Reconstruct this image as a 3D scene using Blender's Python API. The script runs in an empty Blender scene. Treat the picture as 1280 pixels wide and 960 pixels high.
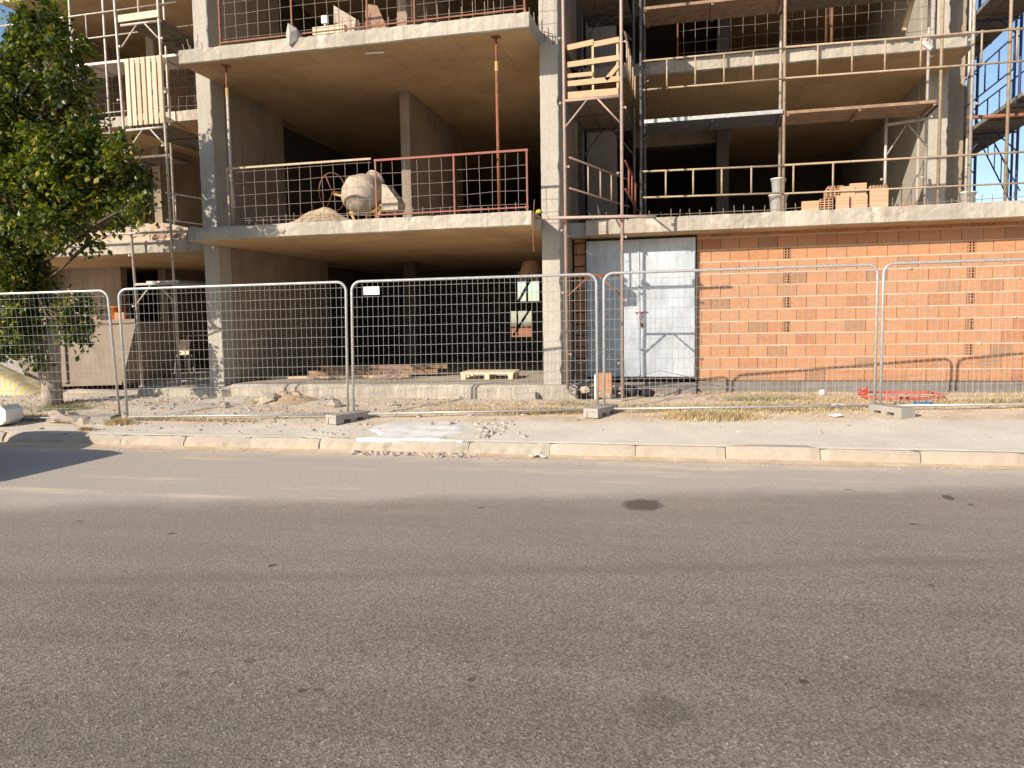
import bpy, math, random
from mathutils import Vector, Matrix, noise
R = math.radians
random.seed(7)
S = bpy.context.scene
COL = S.collection

# ------------------------------------------------------------------ camera, sky, sun, exposure
cam_d = bpy.data.cameras.new('camera'); cam = bpy.data.objects.new('camera', cam_d); COL.objects.link(cam)
S.camera = cam
cam_d.sensor_width = 36; cam_d.lens = 36 * 981.6 / 1280; cam_d.clip_start = .05; cam_d.clip_end = 3000
def cam_matrix(yaw, pitch, roll):
    r = Vector((math.cos(yaw), math.sin(yaw), 0)); f = Vector((-math.sin(yaw), math.cos(yaw), 0))
    f2 = f * math.cos(pitch) + Vector((0, 0, 1)) * math.sin(pitch); u = r.cross(f2)
    r2 = r * math.cos(roll) + u * math.sin(roll); u2 = -r * math.sin(roll) + u * math.cos(roll)
    m = Matrix((r2, u2, -f2)).transposed().to_4x4(); m.translation = Vector((0, 0, 1.6)); return m
cam.matrix_world = cam_matrix(R(13.62), R(-4.61), R(-.996))

SUN_AZ, SUN_EL = 34.0, 26.0      # light travels towards +X*sin, +Y*cos
w = bpy.data.worlds.new('World'); S.world = w; w.use_nodes = True
nt = w.node_tree; bg = nt.nodes['Background']; sky = nt.nodes.new('ShaderNodeTexSky')
sky.sky_type = 'NISHITA'; sky.sun_disc = False; sky.sun_elevation = R(SUN_EL); sky.sun_rotation = R(180 + SUN_AZ)
sky.air_density = 1.0; sky.dust_density = .6; sky.ozone_density = 1.6
nt.links.new(sky.outputs[0], bg.inputs[0]); bg.inputs[1].default_value = .11
sl = bpy.data.lights.new('sun', 'SUN'); sun = bpy.data.objects.new('sun', sl); COL.objects.link(sun)
sl.energy = 4.6; sl.angle = R(.55); sl.color = (1, .89, .75)
az, el = R(SUN_AZ), R(SUN_EL)
d = Vector((math.sin(az) * math.cos(el), math.cos(az) * math.cos(el), -math.sin(el)))
sun.rotation_euler = d.to_track_quat('-Z', 'Y').to_euler(); sun.location = (-20, -30, 25)
S.view_settings.view_transform = 'Standard'; S.view_settings.look = 'None'
S.view_settings.exposure = .48; S.view_settings.gamma = 1
S.cycles.max_bounces = 8; S.cycles.diffuse_bounces = 5; S.cycles.use_denoising = True

# ------------------------------------------------------------------ helpers
def link(o, parent=None):
    COL.objects.link(o)
    if parent is not None: o.parent = parent
    return o
def tag(o, label=None, cat=None, group=None, kind=None):
    if label: o['label'] = label
    if cat: o['category'] = cat
    if group: o['group'] = group
    if kind: o['kind'] = kind
    return o
def thing(name, loc, label, cat, group=None, rz=0):
    o = bpy.data.objects.new(name, None); o.location = loc; o.rotation_euler = (0, 0, rz); o.empty_display_size = .2
    link(o); return tag(o, label, cat, group)
class MB:
    def __init__(s): s.v = []; s.f = []
    def quad8(s, c):
        b = len(s.v); s.v += [tuple(p) for p in c]
        s.f += [tuple(b + i for i in q) for q in ((0, 3, 2, 1), (4, 5, 6, 7), (0, 1, 5, 4), (1, 2, 6, 5), (2, 3, 7, 6), (3, 0, 4, 7))]
        return s
    def box(s, x0, x1, y0, y1, z0, z1):
        return s.quad8([(x0, y0, z0), (x1, y0, z0), (x1, y1, z0), (x0, y1, z0), (x0, y0, z1), (x1, y0, z1), (x1, y1, z1), (x0, y1, z1)])
    def obox(s, c, size, m=None):
        hx, hy, hz = size[0] / 2, size[1] / 2, size[2] / 2; c = Vector(c)
        P = [Vector(p) for p in ((-hx, -hy, -hz), (hx, -hy, -hz), (hx, hy, -hz), (-hx, hy, -hz), (-hx, -hy, hz), (hx, -hy, hz), (hx, hy, hz), (-hx, hy, hz))]
        if m is not None: P = [m @ p for p in P]
        return s.quad8([p + c for p in P])
    def beam(s, p, q, w_, h, up=(0, 0, 1)):       # rectangular bar from p to q, w_ sideways, h along up
        p, q = Vector(p), Vector(q); d_ = (q - p); L = d_.length; d_ = d_ / L; u = Vector(up)
        sd = d_.cross(u)
        if sd.length < 1e-4: u = Vector((0, 1, 0)); sd = d_.cross(u)
        sd.normalize(); u = sd.cross(d_)
        a, b = sd * w_ / 2, u * h / 2
        return s.quad8([p - a - b, p + a - b, q + a - b, q - a - b, p - a + b, p + a + b, q + a + b, q - a + b])
    def tube(s, pts, r, n=8, cap=True, closed=False):
        pts = [Vector(p) for p in pts]; rs = r if isinstance(r, (list, tuple)) else [r] * len(pts); b = len(s.v); N = len(pts); ref = None
        for i, p in enumerate(pts):
            if closed: t = pts[(i + 1) % N] - pts[i - 1]
            else: t = pts[min(i + 1, N - 1)] - pts[max(i - 1, 0)]
            t.normalize()
            if ref is None:
                ref = Vector((0, 0, 1)) if abs(t.z) < .9 else Vector((1, 0, 0))
            a = t.cross(ref)
            if a.length < 1e-5: a = t.cross(Vector((0, 1, 0)))
            a.normalize(); ref = a.cross(t); ref.normalize(); c = ref
            for k in range(n):
                an = 2 * math.pi * k / n; s.v.append(tuple(p + (a * math.cos(an) + c * math.sin(an)) * rs[i]))
        for i in range(N if closed else N - 1):
            j = (i + 1) % N
            for k in range(n):
                k2 = (k + 1) % n; s.f.append((b + i * n + k, b + j * n + k, b + j * n + k2, b + i * n + k2))
        if cap and not closed:
            s.f.append(tuple(b + k for k in range(n))); s.f.append(tuple(b + (N - 1) * n + n - 1 - k for k in range(n)))
        return s
    def lathe(s, c, prof, n=20, m=None):           # prof: (radius, z)
        b = len(s.v); c = Vector(c)
        for r_, z_ in prof:
            for k in range(n):
                an = 2 * math.pi * k / n; p = Vector((r_ * math.cos(an), r_ * math.sin(an), z_))
                if m is not None: p = m @ p
                s.v.append(tuple(p + c))
        for i in range(len(prof) - 1):
            for k in range(n):
                k2 = (k + 1) % n; s.f.append((b + i * n + k, b + i * n + k2, b + (i + 1) * n + k2, b + (i + 1) * n + k))
        return s
    def prism(s, poly, thick, m=None):             # poly in XZ, extruded along +Y
        b = len(s.v); n = len(poly)
        for yy in (0, thick):
            for x, z in poly:
                p = Vector((x, yy, z)); s.v.append(tuple(m @ p if m is not None else p))
        s.f.append(tuple(b + i for i in range(n))); s.f.append(tuple(b + n + n - 1 - i for i in range(n)))
        for i in range(n):
            j = (i + 1) % n; s.f.append((b + j, b + i, b + n + i, b + n + j))
        return s
    def rock(s, c, r, rnd, flat=.65, n=None):
        c = Vector(c); b = len(s.v); t = (1 + 5 ** .5) / 2
        P = [(-1, t, 0), (1, t, 0), (-1, -t, 0), (1, -t, 0), (0, -1, t), (0, 1, t), (0, -1, -t), (0, 1, -t), (t, 0, -1), (t, 0, 1), (-t, 0, -1), (-t, 0, 1)]
        F = [(0, 11, 5), (0, 5, 1), (0, 1, 7), (0, 7, 10), (0, 10, 11), (1, 5, 9), (5, 11, 4), (11, 10, 2), (10, 7, 6), (7, 1, 8), (3, 9, 4), (3, 4, 2), (3, 2, 6), (3, 6, 8), (3, 8, 9), (4, 9, 5), (2, 4, 11), (6, 2, 10), (8, 6, 7), (9, 8, 1)]
        sx, sy, sz = rnd.uniform(.7, 1.3), rnd.uniform(.7, 1.2), flat * rnd.uniform(.7, 1.2); ra = rnd.uniform(0, 6.28); ca, sa = math.cos(ra), math.sin(ra)
        for p in P:
            k = r / 1.9 * rnd.uniform(.75, 1.2); x, y, z = p[0] * k * sx, p[1] * k * sy, p[2] * k * sz
            s.v.append((c.x + x * ca - y * sa, c.y + x * sa + y * ca, c.z + z))
        s.f += [tuple(b + i for i in f) for f in F]; return s
    def build(s, name, m, parent=None, smooth=False, origin=None):
        me = bpy.data.meshes.new(name); o = Vector(origin) if origin is not None else None
        me.from_pydata([tuple(Vector(v) - o) for v in s.v] if o is not None else s.v, [], s.f)
        if m is not None: me.materials.append(m)
        if smooth:
            for p in me.polygons: p.use_smooth = True
        me.update(); ob = bpy.data.objects.new(name, me)
        if o is not None: ob.location = o
        link(ob, parent); return ob
def part(mb, name, m, parent, smooth=False):
    """mesh given in world coordinates, parented to an Empty that may be displaced/rotated"""
    inv = parent_matrix(parent).inverted()
    mb.v = [tuple(inv @ Vector(v)) for v in mb.v]
    return mb.build(name, m, parent, smooth)
def parent_matrix(o):
    m = Matrix.LocRotScale(o.location, o.rotation_euler, o.scale)
    return parent_matrix(o.parent) @ m if o.parent else m
def single(mb, name, m, label, cat, group=None, kind=None, smooth=False, origin=None):
    """one-mesh thing, origin at the middle of its base"""
    if origin is None:
        xs = [v[0] for v in mb.v]; ys = [v[1] for v in mb.v]; zs = [v[2] for v in mb.v]
        origin = ((min(xs) + max(xs)) / 2, (min(ys) + max(ys)) / 2, min(zs))
    return tag(mb.build(name, m, None, smooth, origin), label, cat, group, kind)
def copy_tree(o, parent=None):
    c = o.copy(); COL.objects.link(c); c.parent = parent
    for ch in list(o.children): copy_tree(ch, c)
    return c

# ------------------------------------------------------------------ materials
def newmat(name):
    m = bpy.data.materials.new(name); m.use_nodes = True; n = m.node_tree; b = n.nodes['Principled BSDF']; return m, n, b
def nd(n, typ, **kw):
    x = n.nodes.new(typ)
    for k, v in kw.items():
        if hasattr(x, k): setattr(x, k, v)
        else: x.inputs[k].default_value = v
    return x
def ramp(n, src, stops):
    r = n.nodes.new('ShaderNodeValToRGB'); e = r.color_ramp.elements
    while len(e) < len(stops): e.new(.5)
    for i, (p, c) in enumerate(stops):
        e[i].position = p; e[i].color = (c[0], c[1], c[2], 1) if isinstance(c, (tuple, list)) else (c, c, c, 1)
    n.links.new(src, r.inputs[0]); return r
def mix(n, fac, a, b, mode='MIX'):
    x = n.nodes.new('ShaderNodeMix'); x.data_type = 'RGBA'; x.blend_type = mode
    for i, v in ((0, fac), (6, a), (7, b)):
        if hasattr(v, 'links'): n.links.new(v, x.inputs[i])
        elif i == 0: x.inputs[0].default_value = v
        else: x.inputs[i].default_value = (v[0], v[1], v[2], 1)
    return x.outputs[2]
def mapping(n, scale=(1, 1, 1), rot=(0, 0, 0), world=False):
    tc = n.nodes.new('ShaderNodeNewGeometry' if world else 'ShaderNodeTexCoord'); mp = n.nodes.new('ShaderNodeMapping')
    n.links.new(tc.outputs['Position' if world else 'Object'], mp.inputs[0]); mp.inputs['Scale'].default_value = scale; mp.inputs['Rotation'].default_value = rot; return mp.outputs[0]
def noise_t(n, vec, scale, detail=5, rough=.6, dist=0):
    x = n.nodes.new('ShaderNodeTexNoise'); x.inputs['Scale'].default_value = scale; x.inputs['Detail'].default_value = detail
    x.inputs['Roughness'].default_value = rough; x.inputs['Distortion'].default_value = dist; n.links.new(vec, x.inputs['Vector']); return x.outputs[0]
def bump(n, b, h, dist=.01, strength=.6):
    x = n.nodes.new('ShaderNodeBump'); x.inputs['Distance'].default_value = dist; x.inputs['Strength'].default_value = strength
    n.links.new(h, x.inputs['Height']); n.links.new(x.outputs[0], b.inputs['Normal'])
def math_n(n, op, a, b=None):
    x = n.nodes.new('ShaderNodeMath'); x.operation = op
    for i, v in ((0, a), (1, b)):
        if v is None: continue
        if hasattr(v, 'links'): n.links.new(v, x.inputs[i])
        else: x.inputs[i].default_value = v
    return x.outputs[0]
def smoothstep(n, v, a, b):
    x = n.nodes.new('ShaderNodeMapRange'); x.interpolation_type = 'SMOOTHSTEP'; n.links.new(v, x.inputs[0])
    x.inputs[1].default_value = a; x.inputs[2].default_value = b; return x.outputs[0]

def concrete(name, c, dark=.62, warm=None, seams=False, streak=1., rough=.9, edge=False):
    m, n, b = newmat(name); v = mapping(n, world=True)
    big = ramp(n, noise_t(n, v, .9, 6, .65), [(.3, [k * dark for k in c]), (.62, c)])
    fine = ramp(n, noise_t(n, v, 22, 6, .75), [(.35, .84), (.6, 1.04)])
    col = mix(n, .8, big.outputs[0], fine.outputs[0], 'MULTIPLY')
    st = ramp(n, noise_t(n, mapping(n, (7, 7, .6), world=True), 1.6, 5, .7), [(.38, .6), (.58, 1.0)])
    col = mix(n, .45 * streak, col, st.outputs[0], 'MULTIPLY')
    if warm: col = mix(n, ramp(n, noise_t(n, v, .5, 4, .6), [(.4, 0), (.65, .8)]).outputs[0], col, warm)
    sp = ramp(n, noise_t(n, v, 38, 2, .5), [(.22, .4), (.28, 1)])
    col = mix(n, .45, col, sp.outputs[0], 'MULTIPLY')
    h = noise_t(n, v, 35, 6, .7)
    if seams:
        br = n.nodes.new('ShaderNodeTexBrick'); n.links.new(mapping(n, world=True, rot=(0, 0, R(90))), br.inputs['Vector'])
        br.inputs['Scale'].default_value = 1; br.inputs['Brick Width'].default_value = 1.22; br.inputs['Row Height'].default_value = .61
        br.inputs['Mortar Size'].default_value = .005; br.inputs['Color1'].default_value = (1, 1, 1, 1); br.inputs['Color2'].default_value = (.8, .76, .7, 1); br.inputs['Mortar'].default_value = (.4, .33, .25, 1)
        col = mix(n, .55, col, br.outputs[0], 'MULTIPLY')
    if edge:      # formwork boards of slightly different tone, with a thin fin line between them
        sp_ = n.nodes.new('ShaderNodeSeparateXYZ'); n.links.new(v, sp_.inputs[0]); u = math_n(n, 'DIVIDE', sp_.outputs[0], .63)
        wn = n.nodes.new('ShaderNodeTexWhiteNoise'); wn.noise_dimensions = '1D'; n.links.new(math_n(n, 'FLOOR', u), wn.inputs['W'])
        col = mix(n, .8, col, ramp(n, wn.outputs[0], [(0, (.84, .82, .79)), (1, (1.05, 1.04, 1.03))]).outputs[0], 'MULTIPLY')
        col = mix(n, math_n(n, 'MULTIPLY', math_n(n, 'LESS_THAN', math_n(n, 'FRACT', u), .014), .55), col, [k * .45 for k in c])
        lm = ramp(n, noise_t(n, mapping(n, (2.2, 2.2, 1.2), world=True), 1.3, 6, .7), [(.56, 0), (.66, .5)]).outputs[0]; col = mix(n, lm, col, [min(1, k * 1.35) for k in c])
    n.links.new(col, b.inputs['Base Color']); b.inputs['Roughness'].default_value = rough; b.inputs['Specular IOR Level'].default_value = .2
    bump(n, b, h, .008, .45); return m
def plain(name, c, rough=.6, metal=0., var=.25, scale=9, bumpd=0., c2=None, t=(.4, .65), spec=.4):
    m, n, b = newmat(name); v = mapping(n)
    f = ramp(n, noise_t(n, v, scale, 5, .65), [(t[0], 0), (t[1], 1)])
    col = mix(n, f.outputs[0], c, c2 if c2 else [k * (1 - var) for k in c])
    n.links.new(col, b.inputs['Base Color']); b.inputs['Roughness'].default_value = rough; b.inputs['Metallic'].default_value = metal; b.inputs['Specular IOR Level'].default_value = spec
    if bumpd: bump(n, b, noise_t(n, v, scale * 4, 5, .7), bumpd, .6)
    return m
def island(name, stops, rough=.8, scale=14, amt=.5, bumpd=0., spec=.2, stretch=(1, 1, 1)):
    m, n, b = newmat(name); g = n.nodes.new('ShaderNodeNewGeometry'); v = mapping(n, stretch)
    c = ramp(n, g.outputs['Random Per Island'], stops).outputs[0]
    f = ramp(n, noise_t(n, v, scale, 5, .65), [(.35, .62), (.62, 1.05)]).outputs[0]
    n.links.new(mix(n, amt, c, f, 'MULTIPLY'), b.inputs['Base Color']); b.inputs['Roughness'].default_value = rough; b.inputs['Specular IOR Level'].default_value = spec
    if bumpd: bump(n, b, noise_t(n, v, scale * 3, 4, .7), bumpd, .6)
    return m

M = {}
M['slab'] = concrete('cast_concrete_edge', (.53, .48, .405), .72, streak=1.0, edge=True)
M['slabgrey'] = concrete('grey_cast_concrete', (.50, .47, .42), .66)
M['soffit'] = concrete('formwork_concrete_soffit', (.64, .44, .25), .74, seams=True, streak=.3)
M['column'] = concrete('column_concrete', (.48, .44, .38), .88, streak=.5)
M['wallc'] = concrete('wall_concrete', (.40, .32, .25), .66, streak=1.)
M['wallshade'] = concrete('shaded_wall_concrete', (.13, .105, .085), .66)  # wall concrete with the darkness of the deep interior put into its colour
M['plinth'] = concrete('plinth_concrete', (.25, .23, .21), .7, streak=1.)
M['kerb'] = concrete('kerb_stone', (.46, .405, .33), .82, warm=(.42, .345, .25), streak=0)
M['patch'] = concrete('fresh_concrete', (.76, .74, .70), .82, streak=0)
M['foot'] = concrete('fence_foot_concrete', (.40, .37, .33), .8, streak=.3)
M['galv'] = plain('galvanised_tube', (.56, .56, .55), .42, .4, .28, 30)
M['wire'] = plain('galvanised_wire', (.50, .50, .48), .5, .3, .25, 30)
M['scaf'] = plain('weathered_scaffold_tube', (.58, .53, .48), .6, .35, .3, 12, .001, c2=(.46, .36, .28), t=(.45, .65))
M['scafpink'] = plain('primer_rust_tube', (.50, .33, .26), .65, .15, .3, 14, .001, c2=(.36, .30, .27), t=(.4, .6))
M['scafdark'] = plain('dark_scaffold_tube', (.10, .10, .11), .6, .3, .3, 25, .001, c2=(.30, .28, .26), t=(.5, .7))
M['scafyel'] = plain('sandy_painted_tube', (.44, .35, .25), .6, .1, .3, 14, .001, c2=(.36, .25, .16))
M['blue'] = plain('blue_tube', (.035, .05, .16), .5, .1, .3, 14, c2=(.05, .06, .12))  # dark blue tube colour with slight variation
M['rust'] = plain('rusty_steel', (.30, .12, .065), .75, .2, .3, 16, .001, c2=(.20, .09, .05))
M['rebar'] = plain('reinforcing_steel', (.28, .20, .16), .7, .4, .3, 20, c2=(.34, .30, .28))
M['red'] = plain('red_oxide_paint', (.24, .085, .06), .6, .1, .3, 12, c2=(.30, .09, .06))
M['wood'] = island('sawn_timber', [(0, (.58, .40, .24)), (.5, (.68, .50, .32)), (1, (.50, .36, .22))], .8, 9, .5, .001, stretch=(1, 1, 6))
M['woodh'] = island('guard_board_timber', [(0, (.50, .31, .18)), (.5, (.60, .40, .25)), (1, (.55, .35, .21))], .8, 9, .5, .001, stretch=(.6, 4, 6))
M['pallet'] = island('pale_pallet_timber', [(0, (.66, .54, .38)), (.5, (.74, .63, .47)), (1, (.58, .46, .32))], .8, 7, .45, .001, stretch=(6, 6, .7))
M['deckdark'] = plain('weathered_deck_plank', (.17, .13, .10), .85, 0, .4, 8, .002, c2=(.10, .08, .06))
M['decksteel'] = plain('zinc_deck', (.50, .50, .48), .45, .5, .3, 20)
M['deckrust'] = plain('rusty_deck', (.36, .23, .14), .75, .1, .3, 8, .001, c2=(.22, .13, .09))
M['brick'] = island('hollow_clay_brick', [(0, (.40, .185, .10)), (.12, (.45, .225, .12)), (.5, (.485, .255, .14)), (.9, (.46, .25, .145)), (.94, (.38, .215, .125)), (1, (.34, .195, .115))], .85, 9, .35, .002, stretch=(1, 1, 4))
M['looseb'] = island('loose_clay_brick', [(0, (.52, .30, .18)), (.5, (.60, .39, .25)), (1, (.50, .31, .20))], .85, 14, .3)
M['mortar'] = plain('bed_mortar', (.58, .47, .36), .95, 0, .25, 12, .004, c2=(.55, .36, .24))
M['hole'] = plain('brick_hollow', (.05, .03, .025), .9)
M['tyre'] = plain('black_rubber', (.02, .02, .02), .8)
M['white'] = plain('white_paint', (.78, .77, .74), .5, 0, .12, 6)
M['black'] = plain('black_plastic', (.025, .025, .028), .55)
M['hose'] = plain('red_plastic_hose', (.62, .10, .07), .4, 0, .2, 9)
M['bluep'] = plain('blue_plastic', (.05, .20, .45), .45)
M['yellow'] = plain('yellow_plastic', (.55, .45, .05), .5)
M['orange'] = plain('orange_plastic', (.75, .22, .04), .5)
M['drum'] = plain('mortar_caked_drum', (.50, .43, .34), .8, 0, .3, 8, .006, c2=(.36, .29, .22))
M['mixyel'] = plain('dusty_yellow_paint', (.55, .36, .13), .7, 0, .3, 10, .002)
M['sand'] = plain('builders_sand', (.46, .36, .24), .95, 0, .3, 4, .02, c2=(.36, .25, .16))
M['skip'] = plain('shaded_dusty_beige_skip', (.27, .215, .165), .8, 0, .25, 2.5, .004, c2=(.22, .17, .13))  # dusty beige, darkened so the colour carries the tree's shade
M['bark'] = plain('pale_tree_bark', (.42, .36, .29), .95, 0, .35, 7, .02, c2=(.30, .24, .18))
M['barkb'] = plain('brown_limb_bark', (.14, .10, .07), .95, 0, .35, 9, .01)
M['stone'] = island('limestone_rubble', [(0, (.40, .34, .27)), (.5, (.50, .43, .34)), (1, (.32, .27, .22))], .95, 9, .4, .004)
M['gravel'] = island('gravel', [(0, (.30, .26, .22)), (.4, (.48, .41, .33)), (.8, (.36, .33, .30)), (1, (.60, .54, .46))], .95, 20, .3)
M['brickbat'] = island('broken_brick', [(0, (.50, .30, .19)), (.5, (.56, .44, .33)), (1, (.44, .37, .30))], .95, 9, .4, .003)

def leaf_mat():
    m, n, b = newmat('broad_leaf'); g = n.nodes.new('ShaderNodeNewGeometry')
    c = ramp(n, g.outputs['Random Per Island'], [(0, (.022, .042, .012)), (.3, (.055, .085, .016)), (.6, (.12, .15, .02)), (.88, (.20, .21, .028)), (1, (.36, .26, .04))]).outputs[0]
    big = ramp(n, noise_t(n, mapping(n, world=True), 1.5, 3, .5), [(.40, (.5, .55, .55)), (.60, (1.35, 1.3, 1.0))]).outputs[0]
    c = mix(n, .8, c, big, 'MULTIPLY')
    n.links.new(c, b.inputs['Base Color']); b.inputs['Roughness'].default_value = .42; b.inputs['Specular IOR Level'].default_value = .5
    tr = n.nodes.new('ShaderNodeBsdfTranslucent'); mx = n.nodes.new('ShaderNodeMixShader'); mx.inputs[0].default_value = .28
    n.links.new(mix(n, 1, c, (1.6, 1.8, .7), 'MULTIPLY'), tr.inputs[0]); n.links.new(b.outputs[0], mx.inputs[1]); n.links.new(tr.outputs[0], mx.inputs[2])
    n.links.new(mx.outputs[0], n.nodes['Material Output'].inputs[0]); return m
M['leaf'] = leaf_mat()
M['grass'] = island('dry_grass', [(0, (.55, .41, .22)), (.4, (.72, .60, .38)), (.8, (.58, .42, .22)), (1, (.38, .34, .18))], .85, 20, .2)
M['greengrass'] = island('olive_grass', [(0, (.22, .24, .10)), (.5, (.36, .33, .16)), (1, (.48, .40, .20))], .85, 20, .2)

def road_mat():
    m, n, b = newmat('asphalt'); g = n.nodes.new('ShaderNodeNewGeometry'); v = g.outputs['Position']
    sp = n.nodes.new('ShaderNodeSeparateXYZ'); n.links.new(v, sp.inputs[0]); X, Y = sp.outputs[0], sp.outputs[1]
    vv = math_n(n, 'SUBTRACT', Y, math_n(n, 'MULTIPLY', X, .26))          # across the traffic direction
    wob = noise_t(n, v, .7, 5, .6); vw = math_n(n, 'ADD', vv, math_n(n, 'MULTIPLY', math_n(n, 'SUBTRACT', wob, .5), .9))
    vo = n.nodes.new('ShaderNodeTexVoronoi'); vo.inputs['Scale'].default_value = 95; n.links.new(v, vo.inputs['Vector'])
    agg = ramp(n, vo.outputs['Color'], [(.0, (.11, .094, .077)), (.5, (.235, .20, .163)), (.85, (.32, .275, .225)), (1, (.50, .43, .35))]).outputs[0]
    fine = ramp(n, noise_t(n, v, 60, 4, .8), [(.36, .66), (.62, 1.2)]).outputs[0]
    col = mix(n, .75, agg, fine, 'MULTIPLY')
    col = mix(n, .6, col, ramp(n, noise_t(n, v, .55, 6, .65), [(.35, (.84, .82, .80)), (.65, (1.14, 1.10, 1.04))]).outputs[0], 'MULTIPLY')
    long_ = noise_t(n, mapping(n, (.25, 5, 1), (0, 0, R(-14.6)), world=True), .8, 6, .6)
    col = mix(n, .5, col, ramp(n, long_, [(.35, .8), (.62, 1.12)]).outputs[0], 'MULTIPLY')
    # polished / tracked bands
    for c0, wd, amt in ((5.08, .16, .42), (6.55, .30, .20), (3.15, .5, .16)):
        dd = math_n(n, 'ABSOLUTE', math_n(n, 'SUBTRACT', vw if wd > .2 else math_n(n, 'ADD', vv, math_n(n, 'MULTIPLY', math_n(n, 'SUBTRACT', wob, .5), .22)), c0))
        f = math_n(n, 'MULTIPLY', math_n(n, 'SUBTRACT', 1, smoothstep(n, dd, 0, wd)), amt)
        col = mix(n, f, col, (.12, .105, .092))
    # dusty lay-by strip next to the kerb
    dusty = mix(n, .6, (.56, .49, .42), ramp(n, noise_t(n, v, 30, 5, .75), [(.35, .7), (.65, 1.15)]).outputs[0], 'MULTIPLY')
    col = mix(n, math_n(n, 'MULTIPLY', smoothstep(n, vw, 3.4, 7.0), .38), col, (.40, .35, .30))
    col = mix(n, math_n(n, 'MULTIPLY', smoothstep(n, vw, 6.95, 7.55), .72), col, dusty)
    yw = math_n(n, 'ADD', Y, math_n(n, 'MULTIPLY', math_n(n, 'SUBTRACT', noise_t(n, v, 1.6, 6, .65), .5), 1.5))
    sand = mix(n, .6, (.74, .61, .46), ramp(n, noise_t(n, v, 45, 5, .75), [(.35, .7), (.65, 1.1)]).outputs[0], 'MULTIPLY')
    col = mix(n, math_n(n, 'MULTIPLY', smoothstep(n, yw, 8.25, 9.15), .8), col, sand)
    sd2 = ramp(n, noise_t(n, mapping(n, (.35, 2.2, 1), (0, 0, R(-8)), world=True), 1.1, 5, .6), [(.56, 0), (.68, .75)]).outputs[0]
    col = mix(n, math_n(n, 'MULTIPLY', sd2, smoothstep(n, vw, 7.0, 7.6)), col, sand)
    # oil stain and drips where they lie on the lane
    def blot(col, cx, cy, rx, ry, amt, nz=.5):
        ux = math_n(n, 'DIVIDE', math_n(n, 'SUBTRACT', X, cx), rx); uy = math_n(n, 'DIVIDE', math_n(n, 'SUBTRACT', Y, cy), ry)
        dd = math_n(n, 'SQRT', math_n(n, 'ADD', math_n(n, 'MULTIPLY', ux, ux), math_n(n, 'MULTIPLY', uy, uy)))
        dd = math_n(n, 'ADD', dd, math_n(n, 'MULTIPLY', math_n(n, 'SUBTRACT', noise_t(n, v, 9, 4, .7), .5), nz * 2))
        return mix(n, math_n(n, 'MULTIPLY', math_n(n, 'SUBTRACT', 1, smoothstep(n, dd, .65, 1.1)), amt), col, (.07, .058, .045))
    for a_ in BLOTS: col = blot(col, *a_)
    # small oil spots
    vs = n.nodes.new('ShaderNodeTexVoronoi'); vs.inputs['Scale'].default_value = .85; n.links.new(mapping(n, (1, 1.7, 0), world=True), vs.inputs['Vector'])
    col = mix(n, math_n(n, 'MULTIPLY', math_n(n, 'SUBTRACT', 1, smoothstep(n, vs.outputs['Distance'], .02, .045)), .7), col, (.03, .027, .024))
    n.links.new(col, b.inputs['Base Color']); b.inputs['Roughness'].default_value = .82; b.inputs['Specular IOR Level'].default_value = .3
    h = mix(n, .5, vo.outputs['Distance'], noise_t(n, v, 70, 4, .8)); bump(n, b, h, .006, .8)
    return m
def ground_mat():
    m, n, b = newmat('dusty_ground'); g = n.nodes.new('ShaderNodeNewGeometry'); v = g.outputs['Position']
    sp = n.nodes.new('ShaderNodeSeparateXYZ'); n.links.new(v, sp.inputs[0]); X, Y = sp.outputs[0], sp.outputs[1]
    dirt = ramp(n, noise_t(n, v, 2.2, 7, .7), [(.3, (.50, .39, .28)), (.5, (.66, .53, .39)), (.7, (.76, .64, .49))]).outputs[0]
    dirt = mix(n, .7, dirt, ramp(n, noise_t(n, v, 28, 6, .8), [(.34, .66), (.6, 1.12)]).outputs[0], 'MULTIPLY')
    pav = mix(n, .5, (.70, .635, .53), ramp(n, noise_t(n, v, 1.1, 6, .65), [(.36, .80), (.64, 1.12)]).outputs[0], 'MULTIPLY')
    pav = mix(n, .3, pav, ramp(n, noise_t(n, v, 40, 5, .8), [(.34, .74), (.6, 1.08)]).outputs[0], 'MULTIPLY')
    e = math_n(n, 'SUBTRACT', Y, math_n(n, 'MULTIPLY', math_n(n, 'ADD', X, 3), .1))
    e = math_n(n, 'ADD', e, math_n(n, 'MULTIPLY', math_n(n, 'SUBTRACT', noise_t(n, v, 1.4, 6, .7), .5), .9))
    col = mix(n, smoothstep(n, e, 10.0, 10.35), pav, dirt)
    gr = smoothstep(n, X, -8, -3)
    grey = mix(n, .6, (.66, .59, .51), ramp(n, noise_t(n, v, 35, 5, .8), [(.36, .45), (.6, 1.15)]).outputs[0], 'MULTIPLY')
    col = mix(n, math_n(n, 'MULTIPLY', math_n(n, 'SUBTRACT', 1, gr), ramp(n, noise_t(n, v, 1.2, 5, .7), [(.42, 0), (.55, .85)]).outputs[0]), col, grey)
    n.links.new(col, b.inputs['Base Color']); b.inputs['Roughness'].default_value = .95; b.inputs['Specular IOR Level'].default_value = .1
    bump(n, b, noise_t(n, v, 26, 7, .8), .016, .7); return m
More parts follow.
